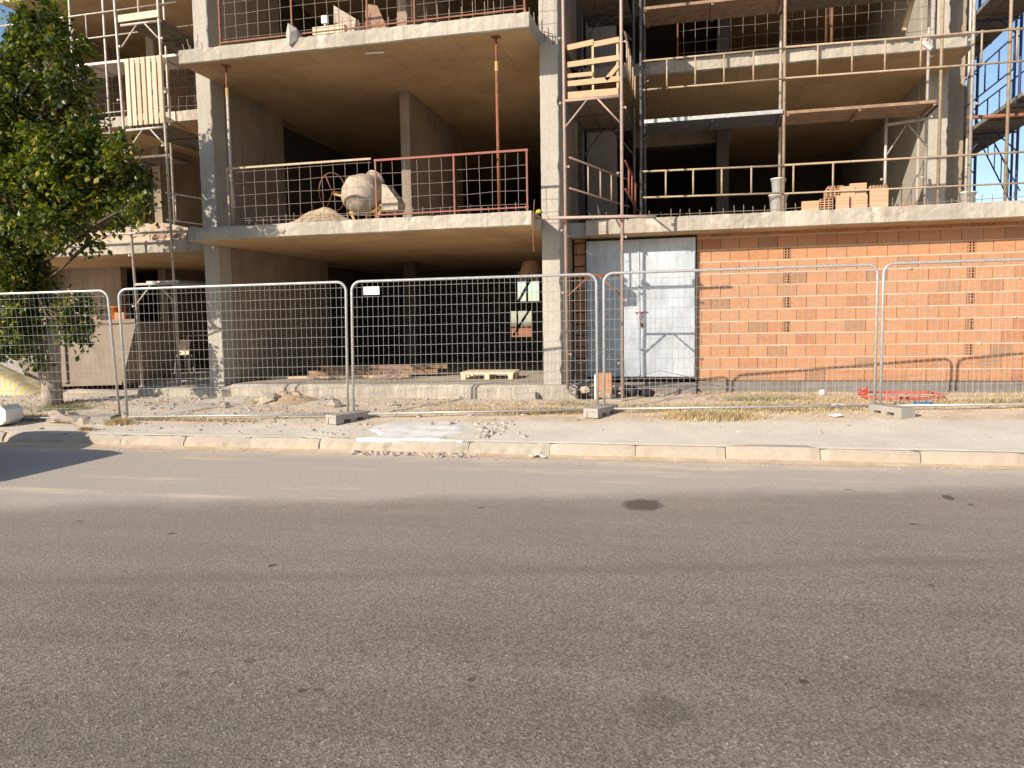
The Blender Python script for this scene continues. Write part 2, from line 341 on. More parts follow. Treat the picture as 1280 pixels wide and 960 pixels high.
BLOTS = [[-0.49, 6.73, 0.191, 0.234, 0.8], [-2.78, 4.6, 0.028, 0.044, 0.8], [-1.7, 3.01, 0.026, 0.023, 0.8], [-1.63, 3.03, 0.033, 0.019, 0.7], [-1.0, 3.26, 0.022, 0.025, 0.8], [-0.98, 3.19, 0.022, 0.016, 0.6], [0.44, 3.53, 0.025, 0.027, 0.85], [2.09, 7.43, 0.049, 0.11, 0.8], [2.19, 7.17, 0.027, 0.051, 0.6], [-0.16, 3.15, 0.134, 0.169, 0.3], [0.89, 3.46, 0.134, 0.101, 0.28], [-2.1, 3.24, 0.036, 0.027, 0.5], [-2.33, 3.06, 0.023, 0.033, 0.4], [1.32, 4.97, 0.019, 0.033, 0.6]]
M['road'] = road_mat(); M['ground'] = ground_mat()
M['gutter'] = plain('gutter_dirt', (.62, .48, .34), .95, 0, .3, 3, .012, c2=(.50, .36, .23))
M['far'] = plain('far_dry_land', (.40, .31, .22), .95, 0, .3, .05, c2=(.30, .27, .17))
def door_mat():
    m, n, b = newmat('zinc_sheet_door'); v = mapping(n, world=True)
    c = ramp(n, noise_t(n, v, 1.3, 5, .6), [(.35, (.37, .42, .47)), (.65, (.52, .56, .60))]).outputs[0]
    c = mix(n, .5, c, ramp(n, noise_t(n, mapping(n, (3, 3, 1), world=True), 2.2, 6, .7), [(.36, (.68, .66, .63)), (.55, (1, 1, 1))]).outputs[0], 'MULTIPLY')
    c = mix(n, ramp(n, noise_t(n, v, 26, 3, .6), [(.26, .8), (.33, 0)]).outputs[0], c, (.25, .20, .17))
    n.links.new(c, b.inputs['Base Color']); b.inputs['Metallic'].default_value = .35; b.inputs['Roughness'].default_value = .5
    bump(n, b, noise_t(n, v, 2.5, 3, .5), .02, .5); return m
M['door'] = door_mat()

# ------------------------------------------------------------------ ground, road, kerb
def gz(x, y):
    if y < 9.2: return 0
    base = .15 + .07 * (min(y, 12.0) - 9.2)
    k = min(1, max(0, (y - 10.2 - .1 * (x + 3)) / .8)) * (1 - min(1, max(0, (y - 13.4) / .25)))
    return base + k * (noise.noise(Vector((x * 1.1, y * 1.4, 0))) * .035 + noise.noise(Vector((x * 4.5, y * 5.5, 3))) * .018) + .004 * noise.noise(Vector((x * 3, y * 3, 9)))
def ground():
    mb = MB()
    xs = [-160, -60, -30, -18] + [-15.5 + .075 * i for i in range(int(24 / .075))] + [9, 14, 25, 60, 160]
    ys = [9.095, 9.14] + [9.19 + .07 * i for i in range(66)] + [13.9, 15, 18, 24, 40, 90, 260]
    for y in ys:
        for x in xs: mb.v.append((x, y, gz(x, y) if y > 9.2 else .1535 - (.012 if y < 9.1 else 0) + .004 * noise.noise(Vector((x * 2.5, y * 9, 5)))))
    W_ = len(xs)
    for j in range(len(ys) - 1):
        for i in range(W_ - 1): mb.f.append((j * W_ + i, j * W_ + i + 1, (j + 1) * W_ + i + 1, (j + 1) * W_ + i))
    tag(mb.build('ground', M['ground'], smooth=True), kind='structure')
ground()
mb = MB(); mb.v = [(-160, -7, 0), (160, -7, 0), (160, 9.03, 0), (-160, 9.03, 0)]; mb.f = [(0, 1, 2, 3)]
tag(mb.build('road', M['road']), kind='structure')
mb = MB(); mb.v = [(-400, -400, -.03), (400, -400, -.03), (400, 900, -.03), (-400, 900, -.03)]; mb.f = [(0, 1, 2, 3)]
tag(mb.build('terrain', M['far']), kind='structure')
mb = MB(); x = -40.0; rr = random.Random(3)
while x < 40:
    L = .98 if x < -4.2 else 1.0; a, b_ = x + .004, x + L - .004; top = .15 + rr.uniform(-.008, .008); dy = rr.uniform(-.012, .012); ch = rr.uniform(.05, .075) if x < -2 else rr.uniform(.03, .042)
    n_ = 10; bi = len(mb.v); prof0 = [(8.99, -.02), (9.005, .145 - ch), (9.01 + ch * .9, .148), (9.24, .146), (9.24, -.02)]
    for i in range(n_ + 1):
        xx = a + (b_ - a) * i / n_; endr = .012 if i in (0, n_) else 0
        for k, (yy, zz) in enumerate(prof0):
            j = (rr.uniform(-1, 1) * (.014 if x < -2 else .006)) if k in (1, 2) else 0
            mb.v.append((xx, yy + dy + endr * (k < 3) + j, zz + (top - .15 if zz > 0 else 0) - endr * (k in (1, 2, 3)) + j * .4))
    for i in range(n_):
        for k in range(5):
            k2 = (k + 1) % 5; mb.f.append((bi + i * 5 + k, bi + i * 5 + k2, bi + (i + 1) * 5 + k2, bi + (i + 1) * 5 + k))
    mb.f.append(tuple(bi + k for k in range(5))[::-1]); mb.f.append(tuple(bi + n_ * 5 + k for k in range(5)))
    x += L
tag(mb.build('kerb', M['kerb'], smooth=False), kind='structure')
mb = MB(); nx_ = 700            # dust and soil drifted into the gutter
for i in range(nx_ + 1):
    x = -16 + 26 * i / nx_; wv = .16 + .22 * max(0, noise.noise(Vector((x * .5, 4, 0)))) + .05 * noise.noise(Vector((x * 3, 7, 0))); hh = .022 + .022 * max(0, noise.noise(Vector((x * .9, 2, 0)))) + .008 * noise.noise(Vector((x * 6, 2, 0)))
    mb.v += [(x, 9.02, hh), (x, 9.0 - wv * .25, hh * .7), (x, 9.0 - wv * .6, hh * .3), (x, 9.0 - wv, .0025)]
for i in range(nx_):
    for k in range(3): a = i * 4 + k; mb.f.append((a, a + 1, a + 5, a + 4))
tag(mb.build('gutter_dirt', M['gutter'], smooth=True), kind='structure')
# fresh concrete patch poured over pavement and kerb
mb = MB(); rr = random.Random(5); nx, ny = 34, 26
def pxy(u, v):
    y = 8.94 + v * 1.34; x0 = -4.10 - .36 * v; x1 = -2.98 + .08 * v
    return x0 + (x1 - x0) * u, y
for j in range(ny + 1):
    for i in range(nx + 1):
        u, v = i / nx, j / ny; x, y = pxy(u, v)
        edge = min(u, 1 - u, 1 - v)
        if i in (0, nx): x += rr.uniform(-.05, .05)
        x += (abs(u - .5) * 2) ** 2 * .28 * noise.noise(Vector((u * 2, y * 2.5, 5))); y += (v ** 2) * .22 * noise.noise(Vector((x * 2.2, 3, 5)))
        if j == ny: y += rr.uniform(-.05, .03)
        base = (.152 if y < 9.2 else gz(x, y)); z = base + .026 * min(1, edge / .10) - .013 + .016 * noise.noise(Vector((x * 4, y * 4, 8)))
        if j < 3: y = (9.035, 9.06, 9.09)[j] + .02 * noise.noise(Vector((x * 5, j, 1))); z = (.120, .148, .160)[j] + .006 * noise.noise(Vector((x * 9, j, 3)))
        mb.v.append((x, y, z + noise.noise(Vector((x * 6, y * 6, 1))) * .005))
for j in range(ny):
    for i in range(nx): a = j * (nx + 1) + i; mb.f.append((a, a + 1, a + nx + 2, a + nx + 1))
tag(mb.build('pavement_patch', M['patch']), kind='structure')

# ------------------------------------------------------------------ the building
B = thing('unfinished_building', (-2, 15, .3), 'raw concrete building frame with bare slabs, columns and a red hollow brick ground wall', 'building')
def slab(name, x0, x1, y0, y1, z0, z1, amp=.006, seed=0, chips=.12):
    """slab with its rough cast rim as one sub-part and the soffit sheet as another"""
    rr = random.Random(seed); mb = MB(); n_ = max(4, int((x1 - x0) / .09)); P = 8
    for i in range(n_ + 1):
        x = x0 + (x1 - x0) * i / n_; c = rr.uniform(.015, .05) if rr.random() < chips else 0; zj = noise.noise(Vector((x * 2.3, seed, 0))) * .012
        step = .006 * (math.floor((x - x0) / 1.25) % 2)
        prof = [(y0 + .02, z0), (y0, z0 + .015), (y0 + rr.uniform(-amp, amp), (z0 + z1) / 2 - .03), (y0 + rr.uniform(-amp, amp), (z0 + z1) / 2 + .04), (y0 + rr.uniform(0, amp) + c * .4, z1 - .02 - c), (y0 + .02 + c, z1 + zj), (y1, z1), (y1, z0)]
        for k, (y, z) in enumerate(prof): mb.v.append((x, y - (step if 1 <= k <= 4 else 0), z))
    for i in range(n_):
        for k in range(P):
            k2 = (k + 1) % P; mb.f.append((i * P + k, i * P + k2, (i + 1) * P + k2, (i + 1) * P + k))
    mb.f.append(tuple(range(P))[::-1]); mb.f.append(tuple(n_ * P + k for k in range(P)))
    o = part(mb, 'floor_slab', M['slab'], B)
    s_ = MB().box(x0 + .02, x1 - .02, y0 + .05, y1, z0 - .004, z0 + .01); part(s_, 'soffit', M['soffit'], o); return o
# left balcony bay
Z2a, Z2b, Z3a, Z3b, Z4a, Z4b = 2.99, 3.23, 5.87, 6.10, 8.73, 8.95
s2 = slab('s2', -8.3, -2.47, 11.6, 28, Z2a + .02, Z2b, seed=1)
s3 = slab('s3', -8.32, -2.46, 11.6, 28, Z3a, Z3b, seed=2, chips=.2)
slab('s4', -8.32, -2.46, 11.6, 28, Z4a, Z4b, seed=3)
# right wing
s2r = slab('s2r', -1.88, 9.5, 13.17, 28, Z2a, Z2b + .01, seed=4)
s3r = slab('s3r', -2.17, 4.25, 14.42, 28, Z3a, Z3b, seed=5)
slab('s4r', -2.17, 4.25, 14.42, 28, Z4a, Z4b, seed=6)
# left wing
s2l = slab('s2l', -15.0, -8.66, 13.03, 21, Z2a, Z2b, seed=7)
s3l = slab('s3l', -15.0, -8.66, 14.75, 21, Z3a, Z3b, seed=8)
slab('s4l', -15.0, -8.66, 14.75, 24, Z4a, Z4b, seed=9)
part(MB().box(-2.45, -1.90, 13.3, 21, Z2a + .002, Z2b - .01), 'floor_slab', M['slabgrey'], B)
for a_, b_ in ((Z2a, Z2b), (Z3a, Z3b), (Z4a, Z4b)): part(MB().box(-8.655, -8.325, 12.86, 28, a_ + .003, b_ - .012), 'floor_slab', M['soffit'], B); part(MB().box(-9.1, -8.66, 21.005, 28, a_ + .003, b_ - .012), 'floor_slab', M['soffit'], B)

def rough_col(x0, x1, y0, y1, z0, z1, seed, m=None):
    rr = random.Random(seed); mb = MB(); n_ = int((z1 - z0) / .1); e = .012; P = 8
    for i in range(n_ + 1):
        z = z0 + (z1 - z0) * i / n_; j = lambda: rr.uniform(-.003, .003)
        pr = [(x0 + e, y0), (x1 - e, y0), (x1, y0 + e), (x1, y1 - e), (x1 - e, y1), (x0 + e, y1), (x0, y1 - e), (x0, y0 + e)]
        c = .02 if rr.random() < .12 else 0
        for k, (x, y) in enumerate(pr): mb.v.append((x + (j() if k in (0, 1, 2, 7) else 0) - (c if k in (1, 2) else 0), y + (j() * .5 if k < 2 else 0), z))
    for i in range(n_):
        for k in range(P):
            k2 = (k + 1) % P; mb.f.append((i * P + k, i * P + k2, (i + 1) * P + k2, (i + 1) * P + k))
    mb.f.append(tuple(range(P))[::-1]); mb.f.append(tuple(n_ * P + k for k in range(P)))
    return part(mb, 'column', m or M['column'], B)
cc = rough_col(-2.475, -2.18, 12.4, 12.75, .5, 12.0, 11)
rough_col(-8.62, -8.33, 12.45, 12.85, .5, 12.0, 12)
rough_col(3.90, 4.27, 15.8, 16.2, Z2b, 12, 13)
rough_col(4.30, 4.68, 16.32, 16.9, Z2b, 12, 14, M['wallc'])
rough_col(-6.75, -6.45, 17.3, 17.6, .5, Z2a + .01, 15, M['wallshade'])
W_ = lambda x0, x1, y0, y1, z0, z1, m='wallc', nm='partition_wall': part(MB().box(x0, x1, y0, y1, z0, z1), nm, M[m], B)
# walls of the balcony bay (three storeys)
for za, zb in ((.57, Z2a + .012), (Z2b - .01, Z3a), (Z3b - .01, Z4a)):
    W_(-8.61, -8.30, 12.853, 14.84 if za > 1 else 16.6, za, zb)
    W_(-9.0, -8.8, 14.84, 20.9 if za < 1 else 28, za, zb, 'wallshade')
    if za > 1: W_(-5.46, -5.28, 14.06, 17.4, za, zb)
    if za > 1: W_(-9.0, -2.2, 27.8, 28.0, za, zb, 'wallshade')
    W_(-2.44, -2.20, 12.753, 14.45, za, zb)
    W_(-2.44, -2.24, 14.453, 20.9 if za < 1 else 27.79, za, zb, 'wallshade')
# little lit strip: front post of the ground floor wall on the left
# right wing walls
for za, zb in ((Z2b - .01, Z3a), (Z3b - .01, Z4a)):
    W_(-2.19, -1.62, 15.6, 15.8, za, zb); W_(-2.2, 4.2, 24.4, 24.6, za, zb, 'wallshade')
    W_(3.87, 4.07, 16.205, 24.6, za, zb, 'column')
    W_(.3, .55, 17.5, 24.4, za, zb, 'wallshade')
    W_(-1.5, .6, 18.2, 18.6, zb - .45, zb - .02)
    W_(4.69, 4.9, 16.905, 21, za, zb)
# left wing walls
for za, zb in ((.4, Z2a), (Z2b - .01, Z3a), (Z3b - .01, Z4a)):
    W_(-15, -9.0, 19.0, 19.2, za, zb); W_(-12.7, -12.5, 16.5, 19, za, zb); W_(-14.95, -14.75, 15.2, 19, za, zb)
W_(-14.9, -13.0, 15.6, 15.8, .4, Z2a)
# ground floor back wall with two openings towards the light
Y = 20.95
part(MB().box(-15, 6.8, 20.9, 21.3, Z2a - .05, Z2a + .008), 'back_wall', M['wallshade'], B)
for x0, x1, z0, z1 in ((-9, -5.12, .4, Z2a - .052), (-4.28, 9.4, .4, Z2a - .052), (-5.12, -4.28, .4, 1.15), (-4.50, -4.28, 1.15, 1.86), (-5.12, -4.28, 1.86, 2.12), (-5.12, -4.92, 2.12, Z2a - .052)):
    part(MB().box(x0, x1, Y, Y + .2, z0, z1), 'back_wall', M['wallshade'], B)
o = MB().beam((-5.0, 20.9, 1.2), (-4.5, 20.9, 1.95), .05, .06).beam((-4.85, 20.9, 2.1), (-4.5, 20.9, 2.7), .05, .06).beam((-4.6, 20.9, 2.0), (-4.6, 20.9, 2.98), .05, .05).beam((-4.88, 20.9, 1.2), (-4.88, 20.9, 1.9), .04, .04)
part(o, 'window_strut', M['black'], B)
part(MB().box(6.9, 7.1, 13.9, 20.9, .3, Z2a - .002), 'partition_wall', M['wallc'], B)
# raised floor
pf = MB(); rr = random.Random(21); n_ = 70
P = 6
for i in range(n_ + 1):
    x = -9.9 + 8.0 * i / n_; e = rr.uniform(-.012, .012); yf = 12.62 if x < -8.1 else (12.5 if x < -3.2 else 12.3); yf = 12.15 if x < -8.1 else 12.26
    t = .50 if x < -8.1 else .565
    for y, z in ((yf, .2), (yf + e, t - .05), (yf + .05, t + e * .3), (yf + .3, .57 if x > -8.1 else .52), (20.9, .57), (20.9, .2)): pf.v.append((x, y, z))
for i in range(n_):
    for k in range(P): k2 = (k + 1) % P; pf.f.append((i * P + k, i * P + k2, (i + 1) * P + k2, (i + 1) * P + k))
pf.f.append(tuple(range(P))[::-1]); pf.f.append(tuple(n_ * P + k for k in range(P)))
part(pf, 'ground_floor_slab', M['slab'], B)
part(MB().box(-15, -9.92, 14.2, 19, .2, .48), 'ground_floor_slab', M['slabgrey'], B)
part(MB().box(-1.88, -1.3, 12.55, 13.6, .2, .50).box(-1.3, -.1, 13.25, 13.66, .2, .44), 'door_step', M['plinth'], B)
# brick wall: plinth, courses, bed mortar
part(MB().box(-.06, 9.3, 13.66, 13.88, .1, .52), 'plinth', M['plinth'], B)
part(MB().box(-2.17, -.06, 13.68, 13.88, .1, .5), 'plinth', M['plinth'], B)
wall = MB(); wall2 = MB(); mort = MB(); rr = random.Random(31); cw, ch = .303, .2; YW = 13.70
vents = {0.0: (10, 8, 6, 4), 9.0: (10, 8, 6, 4, 2)}
ventx = [1.36, 4.09]; vrows = [(10, 8, 6, 4), (10, 8, 6, 4, 2)]
z0 = .53
for r_ in range(13):
    za = z0 + r_ * ch; zb = min(za + ch - .019, Z2a - .004)
    if zb - za < .03: continue
    off = (.0 if r_ % 2 else .151)
    mort.box(-.085, 9.3, YW + .002, YW + .03, zb, min(za + ch, Z2a - .003))
    spans = []
    x = -.085
    segs = [(-2.165, -1.955), (-.085, 9.3)]
    for s0, s1 in segs:
        cuts = sorted([v for v, rows in zip(ventx, vrows) if r_ in rows and s0 < v < s1]); pos = s0; first = True
        bounds = []
        for v in cuts: bounds.append((pos, v - .056)); pos = v + .056
        bounds.append((pos, s1))
        for a, b_ in bounds:
            g0 = math.floor((a - off) / cw); xk = off + g0 * cw
            while xk < b_:
                x0, x1 = max(a, xk) + .003, min(b_, xk + cw) - .004
                if x1 - x0 > .03:
                    j = rr.uniform(-.004, .004); t = rr.uniform(-.003, .003)
                    (wall2 if x1 < -1 else wall).quad8([(x0, YW + j, za), (x1, YW + j + t, za), (x1, YW + .1, za), (x0, YW + .1, za), (x0, YW + j, zb + rr.uniform(-.003, .002)), (x1, YW + j + t, zb), (x1, YW + .1, zb), (x0, YW + .1, zb)])
                xk += cw
bw = part(wall, 'brick_wall', M['brick'], B); part(wall2, 'brick_wall', M['brick'], B)
part(mort, 'mortar', M['mortar'], bw)
part(MB().box(-2.165, 9.3, YW + .085, YW + .1, .53, Z2a - .01).box(-2.165, 9.3, YW + .104, YW + .15, .53, Z2a - .01), 'wall_core', M['rust'], bw)
for vx, rows in zip(ventx, vrows):
    for r_ in rows:
        za = z0 + r_ * ch; zb = za + ch - .014; vb = MB(); x0, x1 = vx - .052, vx + .052
        for xx in (x0, vx - .008, x1 - .014): vb.box(xx, xx + (.016 if xx == vx - .008 else .014), YW - .004, YW + .07, za, zb)
        for k in range(5): zz = za + (zb - za - .012) * k / 4; vb.box(x0 + .001, x1 - .001, YW - .002, YW + .068, zz, zz + .012)
        part(vb, 'vent_brick', M['brick'], bw)
# blobs of mortar on the wall
rr = random.Random(8)
for _ in range(14): mm = MB(); mm.rock((rr.uniform(.1, 6), YW - .003, z0 + rr.randrange(1, 11) * .2 - .01), rr.uniform(.012, .035), rr, .8); part(mm, 'mortar_smear', M['mortar'], bw)
# zinc door
dr = MB()
def leaf(x0, x1, yoff):
    n_ = 12; b0 = len(dr.v)
    for i in range(n_ + 1):
        for k in range(9):
            x = x0 + (x1 - x0) * i / n_; z = .60 + 2.34 * k / 8
            dr.v.append((x, 13.66 + yoff + noise.noise(Vector((x * 2.5, z * 2, yoff * 50))) * .010 + (.004 if (k in (3, 4)) else 0), z))
    for i in range(n_):
        for k in range(8): a = b0 + i * 9 + k; dr.f.append((a, a + 9, a + 10, a + 1))
leaf(-1.945, -1.03, 0); leaf(-1.045, -.105, -.012)
md = part(dr, 'metal_door', M['door'], B)
part(MB().box(-1.95, -.095, 13.655, 13.7, .565, .592).box(-1.965, -1.948, 13.65, 13.72, .5, 2.96).box(-.10, -.087, 13.65, 13.72, .40, 2.96).box(-1.95, -.095, 13.668, 13.7, 2.945, 2.975), 'door_frame', M['black'], md)
part(MB().box(-1.062, -1.035, 13.628, 13.645, .62, 2.92), 'door_seam', M['door'], md)
part(MB().tube([(-1.12, 13.63, 1.70), (-.90, 13.625, 1.71)], .008, 6).tube([(-1.02, 13.62, 1.70), (-1.035, 13.61, 1.60), (-1.0, 13.61, 1.50), (-.985, 13.61, 1.60), (-1.0, 13.62, 1.70)], .007, 6).box(-1.03, -.98, 13.6, 13.62, 1.46, 1.52), 'door_latch', M['rust'], md)
# starter bars along slab edges
def stubs(slabo, x0, x1, y, z, seed, h=(.10, .17), step=.155, bar=True):
    rr = random.Random(seed); mb = MB(); x = x0
    while x < x1:
        hh = rr.uniform(*h); mb.tube([(x, y, z - .02), (x + rr.uniform(-.02, .02), y + rr.uniform(-.01, .01), z + hh)], .006, 5); x += step * rr.uniform(.8, 1.25)
    if bar:
        pts = []; k = 0
        while x0 + k * .5 < x1: pts.append((x0 + k * .5, y - .01, z + .075 + rr.uniform(-.02, .02))); k += 1
        mb.tube(pts, .005, 5)
    return part(mb, 'starter_bars', M['rebar'], slabo)
stubs(s2, -7.9, -2.5, 11.72, Z2b, 1); stubs(s3, -5.6, -2.5, 11.72, Z3b, 2, (.12, .3)); stubs(s2r, -1.0, 9, 13.36, Z2b, 3); stubs(s2l, -10.2, -8.7, 13.1, Z2b, 4)
mb = MB(); rr = random.Random(4)
for k in range(6): x = -8.28 + .05 * k; mb.tube([(x, 11.72 + .12 * (k % 2), Z3b - .02), (x + rr.uniform(-.05, .05), 11.7 + .1 * (k % 2), Z3b + rr.uniform(.1, .34))], .007, 5)
for k in range(4): mb.tube([(-2.55 + .03 * k, 11.75 + .2 * k, Z3b - .02), (-2.56 + .03 * k, 11.74 + .2 * k, Z3b + .18)], .007, 5)
part(mb, 'starter_bars', M['rebar'], s3)
mb = MB()
for k in range(4): mb.tube([(-1.75 + .06 * k, 13.4, Z2b - .02), (-1.85 + .07 * k + .08 * (k % 2), 13.36, Z2b + .16 + .06 * (k % 3))], .009, 5)
part(mb, 'starter_bars', M['galv'], s2r)
mb = MB().tube([(-2.38, 12.39, 5.93), (-2.38, 12.34, 6.05), (-2.25, 12.34, 6.0), (-2.25, 12.39, 5.86)], .008, 5)
part(mb, 'starter_bars', M['rust'], cc)
part(MB().tube([(-5.18, 11.9, 5.85), (-4.86, 11.92, 5.845)], .018, 8), 'conduit', M['white'], s3)
mb = MB(); rr = random.Random(14)
for k in range(14): mb.rock((-8.28 + rr.uniform(-.1, .16), 11.62 + rr.uniform(0, .25), 3.1 + rr.uniform(-.06, .16)), rr.uniform(.04, .11), rr, .8)
part(mb, 'broken_edge', M['slab'], s2)

# far things seen through the back openings
b2 = thing('distant_house', (-14, 52, .1), 'small low brown house far away, seen through the back opening of the ground floor', 'house')
part(MB().box(-17, -9, 52, 58, .1, 1.2), 'wall', M['rust'], b2)
part(MB().box(-17.2, -8.8, 51.8, 58.2, 1.2, 1.32), 'roof', M['deckdark'], b2)
part(MB().box(-13.6, -12.6, 51.95, 52.05, .6, 1.0), 'window', M['black'], b2)

# ------------------------------------------------------------------ balcony mesh railings
def railing(x0, x1, y, z, h, label, m, posts, cell=.2, toprail=True, low=.06, bottom=True, meshm=None, lean=0):
    t = thing('mesh_railing', ((x0 + x1) / 2, y, z), label, 'railing', 'site railings with wire mesh')
    f = MB()
    for px in posts: f.beam((px, y, z), (px, y, z + h), .024, .022)
    if toprail: f.beam((x0, y, z + h), (x1, y, z + h - lean), .025, .03)
    if bottom: f.beam((x0, y - .004, z + low), (x1, y - .004, z + low), .018, .02)
    part(f, 'frame', m, t)
    g = MB(); rr = random.Random(int((x0 + 50) * 10)); x = x0 + .1
    while x < x1:
        j = rr.uniform(-.012, .012); g.tube([(x + j, y + .02, z + .02), (x, y + .022 + rr.uniform(-.012, .012), z + h / 2), (x - j, y + .02, z + h - .01)], .0034, 5, False); x += cell
    zz = z + .12
    while zz < z + h - .03:
        n_ = int((x1 - x0) / .5) + 1; g.tube([(x0 + (x1 - x0) * i / n_, y + .028 + rr.uniform(-.01, .01), zz + rr.uniform(-.012, .012)) for i in range(n_ + 1)], .0034, 5, False); zz += cell * .95
    part(g, 'wire_mesh', meshm or M['rebar'], t); return t
railing(-7.58, -5.03, 11.66, Z2b, .93, 'pale topped mesh railing on the first floor balcony, left of the cement mixer', M['scafyel'], (-7.56,), bottom=False)
railing(-4.98, -2.52, 11.66, Z2b, .90, 'red framed mesh railing on the first floor balcony, right of the cement mixer', M['red'], (-4.96, -3.68, -2.54))
railing(-7.60, -2.52, 11.66, Z3b, 1.0, 'rust framed mesh railing on the upper balcony, cut off by the top of the photo', M['rust'], (-7.58, -6.30, -5.02, -4.25, -2.54))
railing(-.42, 3.7, 14.5, Z3b, .95, 'rusty mesh railing behind the upper right scaffold deck', M['rust'], (-.42, 3.7), toprail=False, bottom=False)
railing(-14.6, -9.0, 14.82, Z3b, 1.2, 'wire mesh railing on the upper left wing, behind the scaffold', M['rust'], (-12.0, -9.9), toprail=False, bottom=False)

# ------------------------------------------------------------------ steel props
def prop(x, y, z0, z1, label, m=None, split=.62):
    t = thing('steel_prop', (x, y, z0), label, 'prop', 'adjustable steel props')
    zs = z0 + (z1 - z0) * split
    part(MB().tube([(x, y, z0 + .008), (x, y, zs)], .024, 10), 'outer_tube', m or M['rust'], t, True)
    part(MB().tube([(x, y, zs), (x, y, z1 - .008)], .018, 10), 'inner_tube', M['rust'], t, True)
    part(MB().lathe((x, y, zs - .03), [(.0, 0), (.029, 0), (.029, .14), (0, .16)], 10), 'collar', M['mixyel'], t)
    part(MB().box(x - .065, x + .065, y - .065, y + .065, z0, z0 + .008), 'base_plate', M['rust'], t)
    part(MB().box(x - .065, x + .065, y - .065, y + .065, z1 - .009, z1 - .001), 'head_plate', M['rust'], t)
    return t
prop(-3.02, 11.83, Z2b, Z3a - .005, 'red steel prop standing in front of the red mesh railing', split=.82)
prop(-7.62, 11.85, Z2b, Z3a - .005, 'slim grey steel prop beside the left wall of the balcony bay', M['scaf'], .82)
prop(2.18, 15.6, Z3b, Z4a - .005, 'twin orange steel prop on the upper right floor, left one', split=.7)
prop(2.27, 15.6, Z3b, Z4a - .005, 'twin orange steel prop on the upper right floor, right one', split=.7)

# ------------------------------------------------------------------ scaffolding
def post(t, x, y, z0, z1, m, lean=(0, 0), pins=True):
    q = (x + lean[0], y + lean[1], z1)
    o = part(MB().tube([(x, y, z0), ((x + q[0]) / 2, (y + q[1]) / 2, (z0 + z1) / 2), q], .0245, 10), 'post', m, t, True)
    part(MB().lathe((x, y, z0 - .03), [(0, 0), (.06, 0), (.06, .01), (.02, .02), (.02, .06)], 8), 'base_plate', m, o)
    if pins:
        z = z0 + .55
        while z < z1 - .2:
            s = 1 if int(z * 7) % 2 else -1
            u = (z - z0) / (z1 - z0); p = MB(); p.tube([(x + lean[0] * u, y - .01, z), (x + lean[0] * u + .075 * s, y - .02, z)], .008, 5).box(x + lean[0] * u + .06 * s - .012, x + lean[0] * u + .06 * s + .012, y - .035, y - .005, z - .02, z + .012); z += .95; part(p, 'pin', m, o)
    return o
def bar(t, p, q, m, name='ledger', r=.021): return part(MB().tube([p, q], r, 8), name, m, t, True)
def ladder_rail(t, p, q, drop, rungs, m, r=.015):     # double rail with uprights between; rungs as fractions
    p, q = Vector(p), Vector(q); d_ = Vector((0, 0, -drop)); mb = MB().tube([p, q], r, 7).tube([p + d_, q + d_], r, 7)
    for u in rungs: a = p + (q - p) * u; mb.tube([a, a + d_], r * .95, 7)
    return part(mb, 'guard_rail', m, t, True)
def braces(t, xa, xb, y, z, m, size=.32, r=.014):
    xm = (xa + xb) / 2; return part(MB().tube([(xa, y, z - size), (xm - .07, y, z)], r, 7).tube([(xb, y, z - size), (xm + .07, y, z)], r, 7), 'brace', m, t, True)
def deck(t, x0, x1, y0, y1, z, m, boards=3, along='Y', th=.045, edge=None):
    first = None
    for k in range(boards):
        if along == 'Y': a = x0 + (x1 - x0) * k / boards; mb = MB().box(a + .006, a + (x1 - x0) / boards - .006, y0, y1, z, z + th)
        else: a = y0 + (y1 - y0) * k / boards; mb = MB().box(x0, x1, a + .006, a + (y1 - y0) / boards - .006, z, z + th)
        o = part(mb, 'deck_board', m, t); first = first or o
    if along == 'Y':
        n_ = max(2, int((y1 - y0) / .75))
        for k in range(n_ + 1): yy = y0 + .02 + (y1 - y0 - .04) * k / n_; part(MB().box(x0 + .02, x1 - .02, yy - .02, yy + .02, z - .03, z - .002), 'deck_bearer', m, first)
    else:
        n_ = max(2, int((x1 - x0) / .75))
        for k in range(n_ + 1): xx = x0 + .02 + (x1 - x0 - .04) * k / n_; part(MB().box(xx - .02, xx + .02, y0 + .02, y1 - .02, z - .03, z - .002), 'deck_bearer', m, first)
    if edge: part(edge, 'deck_edge', M['decksteel'], first)
    return first
def uprights(t, pts, m, r=.014):          # vertical tubes: (x, y, z0, z1)
    for x, y, za, zb in pts: part(MB().tube([(x, y, za), (x, y, zb)], r, 7), 'rail_upright', m, t, True)
# centre tower in front of the zinc door
T = thing('scaffold_tower', (-1.6, 13, .35), 'narrow scaffold tower with timber guard boards, standing in front of the zinc door', 'scaffold', 'scaffolding round the building')
xa, xb, yf, yr = -2.03, -1.175, 12.05, 14.15
post(T, xa, yf, .52, 11.5, M['scafpink']); post(T, xb, yf, .38, 11.5, M['scafpink'], (.02, 0))
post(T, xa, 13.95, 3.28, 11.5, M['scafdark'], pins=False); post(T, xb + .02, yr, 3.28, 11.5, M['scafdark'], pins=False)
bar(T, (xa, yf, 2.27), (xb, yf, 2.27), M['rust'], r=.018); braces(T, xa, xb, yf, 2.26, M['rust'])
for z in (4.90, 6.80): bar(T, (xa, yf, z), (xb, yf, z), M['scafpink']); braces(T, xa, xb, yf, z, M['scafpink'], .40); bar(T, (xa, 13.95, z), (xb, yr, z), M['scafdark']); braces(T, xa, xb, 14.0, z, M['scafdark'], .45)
deck(T, xa + .03, xb - .03, yf + .04, yr, 4.92, M['deckdark'], 3); deck(T, xa + .03, xb - .03, yf + .04, yr + .3, 6.82, M['deckdark'], 3)
